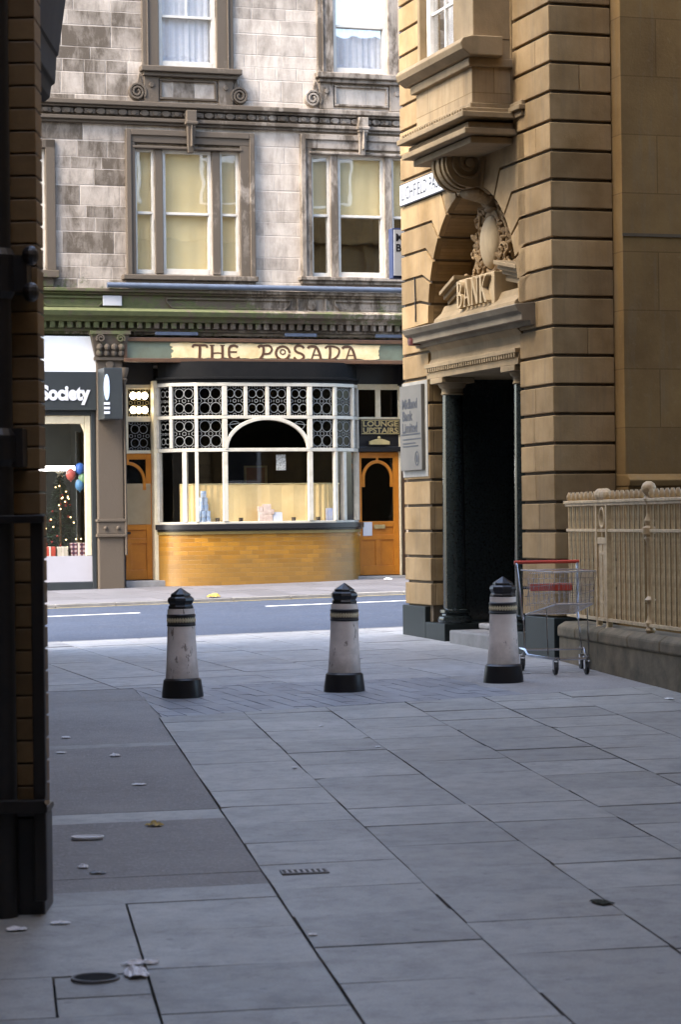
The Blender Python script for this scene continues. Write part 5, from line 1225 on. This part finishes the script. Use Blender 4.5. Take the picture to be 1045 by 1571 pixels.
MB().prism(arc(0, 0, .08, .08, 0, 352, 44), 'z', -.004, .0025).build('hole', plain('black void', (.004, .004, .004), 1.0), tc)

PAPER = worn('white paper litter', (.84, .84, .85), (.6, .6, .62), rough=.7, scale=20, amt=.4)
def scrap(name, px, py, w, d, h, mat, label, cat='litter', seed=0, group=None, z0=.003):
    rnd = random.Random(seed*7+px); g = ground(px, py); N = 12
    m = MB(); top = []
    for j in range(7):
        for i in range(9):
            u, v = i/8-.5, j/6-.5; rr = math.hypot(u, v); k = 1+rnd.uniform(-.12, .12)
            top.append((u*w*k, v*d*k, z0 + h*max(.12, 1-(rr*1.6)**2)*rnd.uniform(.05, 1.25) + .002))
    fs = [(j*9+i, j*9+i+1, (j+1)*9+i+1, (j+1)*9+i) for j in range(6) for i in range(8) if not ((i in (0, 7)) and (j in (0, 5)))]
    m.add(top, fs); o = m.build(name, mat, None); s = o.modifiers.new('thickness', 'SOLIDIFY'); s.thickness = .002; s.offset = 1
    o.location = (g.x, g.y, gz(g.x, g.y)); o.rotation_euler = (0, 0, rnd.uniform(-.4, .4)); tag(o, label, cat, group); return o
g = ground(134, 1288); m = MB().prism([(.045*math.cos(a)*1.0+(.035 if math.cos(a) > 0 else -.035)*1, .045*math.sin(a)) for a in [2*math.pi*i/28 for i in range(28)]], 'z', .004, .012)
m.ribbon([(.045*math.cos(a)+(.035 if math.cos(a) > 0 else -.035), .045*math.sin(a)) for a in [2*math.pi*i/28 for i in range(28)]], .010, lambda p, a: (p[0], p[1], a), .012, .018, closed=True)
o = m.build('plastic_lid', plain('white plastic', (.85, .85, .86), .35), None); o.location = (g.x, g.y, gz(g.x, g.y)); tag(o, 'oval white plastic lid lying on the tarmac near the dark plinth', 'lid')
scrap('paper_scrap', 176, 1161, .07, .07, .02, PAPER, 'small crumpled white paper near the middle of the tarmac patch', seed=1)
scrap('paper_scrap', 213, 1205, .085, .05, .008, PAPER, 'flat white paper strip on the tarmac to the left of the long joint', seed=2)
scrap('paper_scrap', 101, 1133, .06, .06, .012, PAPER, 'tiny white scrap furthest back on the tarmac by the left wall', seed=3)
scrap('paper_scrap', 94, 1156, .07, .05, .006, PAPER, 'small white scrap close to the left wall on the tarmac', seed=4)
scrap('paper_scrap', 127, 1332, .05, .05, .014, PAPER, 'small white scrap just nearer than the oval plastic lid', seed=5)
scrap('foil_wrapper', 150, 1341, .075, .045, .01, worn('dark wrapper', (.05, .055, .06), (.5, .5, .5), rough=.3, scale=18), 'dark crumpled wrapper with a pale edge on the tarmac', seed=6)
scrap('fallen_leaf', 237, 1268, .085, .07, .025, worn('yellow leaf', (.50, .36, .10), (.25, .15, .04), rough=.6, scale=15), 'curled yellow leaf on the tarmac patch', 'leaf', seed=7)
scrap('paper_tissue', 208, 1496, .085, .16, .03, PAPER, 'crumpled white tissue beside the round hole in the paving', seed=8)
scrap('paper_tissue', 215, 1481, .14, .035, .02, PAPER, 'torn strip of white tissue lying along the flag joint', seed=9)
scrap('paper_scrap', 25, 1428, .08, .05, .015, PAPER, 'white paper scrap in the corner at the foot of the black plinth', seed=10)
scrap('paper_scrap', 92, 1418, .08, .035, .008, PAPER, 'flat pale paper at the right corner of the black plinth', seed=11)
scrap('paper_scrap', 1027, 1073, .07, .09, .008, PAPER, 'white paper scrap below the dwarf wall at the right edge', seed=12)
scrap('yellow_wrapper', 328, 917, .20, .25, .05, worn('orange yellow wrapper', (.65, .40, .06), rough=.5), 'yellow wrapper on the far kerb behind the left bollard', seed=13, z0=.01)
scrap('paper_scrap', 596, 890, .12, .15, .03, PAPER, 'white paper on the far pavement in front of the orange lounge door', seed=14, z0=.01)
for k, (px, py, lb_) in enumerate(((493, 1115, 'speck of white litter on the flags between the left and middle bollards'), (580, 1147, 'speck of white litter on a long joint below the middle bollard'), (452, 1179, 'speck of white litter on a long joint below the left bollard'), (480, 1436, 'pale scrap on the near flag below the drain grate'))):
    scrap('litter_speck', px, py, .035, .04, .006, PAPER, lb_, seed=20+k)
scrap('dirt_clump', 924, 1386, .07, .13, .008, worn('dark dirt and moss', (.035, .035, .02), rough=1), 'clump of dark dirt in a long paving joint on the right', 'dirt', seed=31)

# ---------------------------------------------------------------- the shop's window display
random.seed(5)
yt_ = .62; ct = P(92, 780, yt_); zb = zin0 + .0; zt = P(92, 728, yt_).z
tree = thing('christmas_tree', 'dark green artificial Christmas tree with lights in the shop window', 'tree', world((ct.x, ct.y, zb), PUB), TH)
TG = worn('dark green tinsel', (.018, .045, .022), (.008, .02, .01), rough=.7, bump=0)
m = MB(); H = zt-zb-.10
for k in range(2300):
    h = random.random()**1.25; tier = 1-.22*((h*6) % 1); R = .40*(1-h)**.9*tier+.02; a = random.uniform(0, 2*math.pi); r0 = R*random.uniform(.35, 1.0)
    c = Vector((r0*math.cos(a), r0*math.sin(a), .12+h*H-.10*r0)); d = Vector((math.cos(a+random.uniform(-.6, .6)), math.sin(a+random.uniform(-.6, .6)), random.uniform(-.5, .35))).normalized()*random.uniform(.05, .09)
    s = Vector((-d.y, d.x, random.uniform(-.03, .03))).normalized()*.010; m.add([c-s, c+s, c+d], [(0, 1, 2)])
m.build('foliage', TG, tree)
MB().tube([(0, 0, 0), (0, 0, zt-zb-.05)], .025, 8, .008).build('trunk', BROWN, tree)
bulb = None
for k in range(26):
    h = random.uniform(.03, .9); a = random.uniform(math.pi*.95, 2.05*math.pi); R = .40*(1-h)**.9
    c = (R*math.cos(a), R*math.sin(a), .10+h*H)
    if bulb is None: bulb = MB().ball((0, 0, 0), .011, 8, 6).build('bulb', emit('warm fairy light', (1, .66, .28), 1.6), tree)
    else: bulb = bulb.copy(); COL.objects.link(bulb); bulb.parent = tree
    bulb.location = c
bb = None; RB = plain('red bauble', (.20, .016, .010), .3)
for k in range(13):
    h = random.uniform(.03, .85); a = random.uniform(math.pi, 2*math.pi); R = .38*(1-h)**.9
    if bb is None: bb = MB().ball((0, 0, 0), .020, 10, 8).build('bauble', RB, tree, smooth=True)
    else: bb = bb.copy(); COL.objects.link(bb); bb.parent = tree
    bb.location = (R*math.cos(a), R*math.sin(a), .10+h*H)
m = MB(); pts = [((.085 if i % 2 == 0 else .035)*math.sin(math.pi*i/5), .0+(.085 if i % 2 == 0 else .035)*math.cos(math.pi*i/5)) for i in range(10)]
m.prism([(p[0], p[1]+zt-zb+.02) for p in pts], 'y', -.015, .015); m.build('star', worn('pale gold star', (.75, .68, .45), rough=.5), tree)
def balloon(px, py, c, nm, lbl):
    q = P(px, py, .42); b = thing('balloon', lbl, 'balloon', world(q, PUB), TH, 'balloons in the shop window')
    mt = NT(nm); mt.base(c); mt.rough(.3); mt.p.inputs['Subsurface Weight'].default_value = .15
    MB().ball((0, 0, 0), (.085, .085, .105), 18, 12).build('envelope', mt.m, b, smooth=True); MB().lathe([(.004, -.10), (.016, -.125)], (0, 0, 0), 8).build('knot', mt.m, b)
balloon(122, 719, (.06, .18, .55), 'blue balloon', 'blue balloon topmost of the bunch in the shop window')
balloon(108, 728, (.55, .12, .09), 'red balloon', 'red balloon on the left of the bunch in the shop window')
balloon(127, 735, (.20, .36, .17), 'green balloon', 'green balloon on the right of the bunch in the shop window')
balloon(122, 744, (.10, .26, .45), 'pale blue balloon', 'pale blue balloon at the bottom of the bunch in the shop window')
def parcel(px, py0, py1, w, c, lbl, tartan=False):
    q0, q1 = P(px, py1, .34), P(px, py0, .34); n = NT('wrapping ' + lbl[:12]); X = n.xyz()
    if tartan:
        wv = n.math('ADD', n.math('GREATER_THAN', n.math('FRACT', n.math('MULTIPLY', X[0], 14)), .5), n.math('GREATER_THAN', n.math('FRACT', n.math('MULTIPLY', X[2], 14)), .5))
        n.base(n.ramp(n.math('MULTIPLY', wv, .5), [(0, (.5, .42, .40)), (.5, (.16, .05, .06)), (1, (.03, .02, .05))]))
    else: n.base(n.mix(n.noise(12), c, tuple(k*.7 for k in c)))
    n.rough(.4); h = q1.z-zin0; t = thing('wrapped_parcel', lbl, 'parcel', world((q0.x, .34, zin0-.008), PUB), TH + random.uniform(-.2, .2), 'parcels under the shop Christmas tree')
    MB().box(-w/2, w/2, -.12, .12, 0, h).build('box', n.m, t, bevel=.012); r = MB().box(-.015, .015, -.124, .124, .0, h+.004); r.build('ribbon', plain('ribbon ' + lbl[:9], (.7, .62, .5), .3), t)
    return t
parcel(75, 838, 852, .20, (.5, .07, .04), 'red wrapped parcel at the left under the shop Christmas tree')
parcel(95, 838, 852, .19, (.62, .55, .42), 'cream wrapped parcel in the middle under the shop Christmas tree')
parcel(119, 832, 852, .26, (.4, .1, .1), 'tartan wrapped parcel at the right under the shop Christmas tree', True)

# ---------------------------------------------------------------- ornaments on the pub's window board
def on_board(px, d=-.23): return P(px, 795, d)
zs_b = z_sill + .004
t = thing('can_stack', 'tall blue and white stack of packets in the left pane of the pub window', 'display', world((*on_board(312, -.14).xy, zs_b), PUB), TH)
cb = worn('blue white packaging', (.30, .46, .66), (.75, .80, .85), rough=.35, scale=14, amt=1.0)
for k, (n_, w) in enumerate(((3, .085), (3, .08), (2, .085), (2, .075), (1, .10))):
    for j in range(n_): MB().lathe([(w*.46, 0), (w*.5, .01), (w*.5, .105), (w*.46, .112)], ((j-(n_-1)/2)*w*1.02, random.uniform(-.01, .01), k*.113), 14).build('can', cb, t, smooth=True)
t = thing('gift_boxes', 'pile of small pinkish gift boxes in the middle of the pub window', 'display', world((*on_board(409).xy, zs_b), PUB), TH)
pk = worn('pinkish box', (.55, .38, .30), (.75, .62, .5), rough=.5, scale=16, amt=1.0)
for (x, w, z0, z1, a) in ((-.10, .10, 0, .20, .1), (.02, .15, .0, .15, -.1), (.0, .14, .152, .33, .2), (-.12, .08, .202, .29, 0), (.09, .07, .152, .24, 0)): 
    MB().box(x-w/2, x+w/2, -.05, .05, z0, z1).build('box', pk, t, bevel=.008)
t = tag(MB().box(-.085, .085, -.006, .006, 0, .19).build('white_card', SIGNWHITE, None), 'white card propped beside the gift boxes in the pub window', 'card'); t.location = world((on_board(425).x, -.27, zs_b), PUB); t.rotation_euler = (-.12, 0, TH)
t = thing('blue_carton', 'small pale blue carton in the right pane of the pub window', 'carton', world((on_board(508, -.10).x, -.10, zs_b), PUB), TH); MB().box(-.085, .085, -.04, .04, 0, .25).build('box', worn('pale blue carton', (.42, .48, .68), (.7, .68, .72), rough=.4, scale=13, amt=1), t, bevel=.005); MB().box(-.06, .06, -.0425, -.0401, .05, .12).build('label_patch', SIGNWHITE, t)
gl0 = None
for px, lbl in ((335, 'small dark tumbler left of the gift boxes, by the first broad mullion'), (369, 'small dark tumbler left of the gift boxes in the middle pane'), (450, 'small dark tumbler right of the white card in the middle pane'), (490, 'small dark tumbler between the second broad mullion and the blue carton')):
    q = on_board(px, -.22); o = MB().lathe([(.03, 0), (.034, .02), (.04, .10), (.036, .10), (.03, .02)], n=14).build('tumbler', worn('smoky glass', (.09, .07, .05), rough=.15), None, smooth=True) if gl0 is None else gl0.copy()
    if gl0 is not None: COL.objects.link(o)
    gl0 = o; o.location = world((q.x, -.24 if 340 < px < 480 else -.15, zs_b), PUB); tag(o, lbl, 'tumbler', 'tumblers along the pub window board')
q = P(431, 709, -.33); t = tag(MB().box(-.085, .085, -.003, .003, -.14, .13).build('hanging_notice', worn('printed notice', (.55, .54, .48), (.06, .06, .06), rough=.5, scale=30, amt=1.0), None), 'small printed notice hanging inside the middle pane of the pub bow window', 'notice'); t.location = world((q.x, -.33, q.z), PUB); t.rotation_euler = (0, 0, TH)
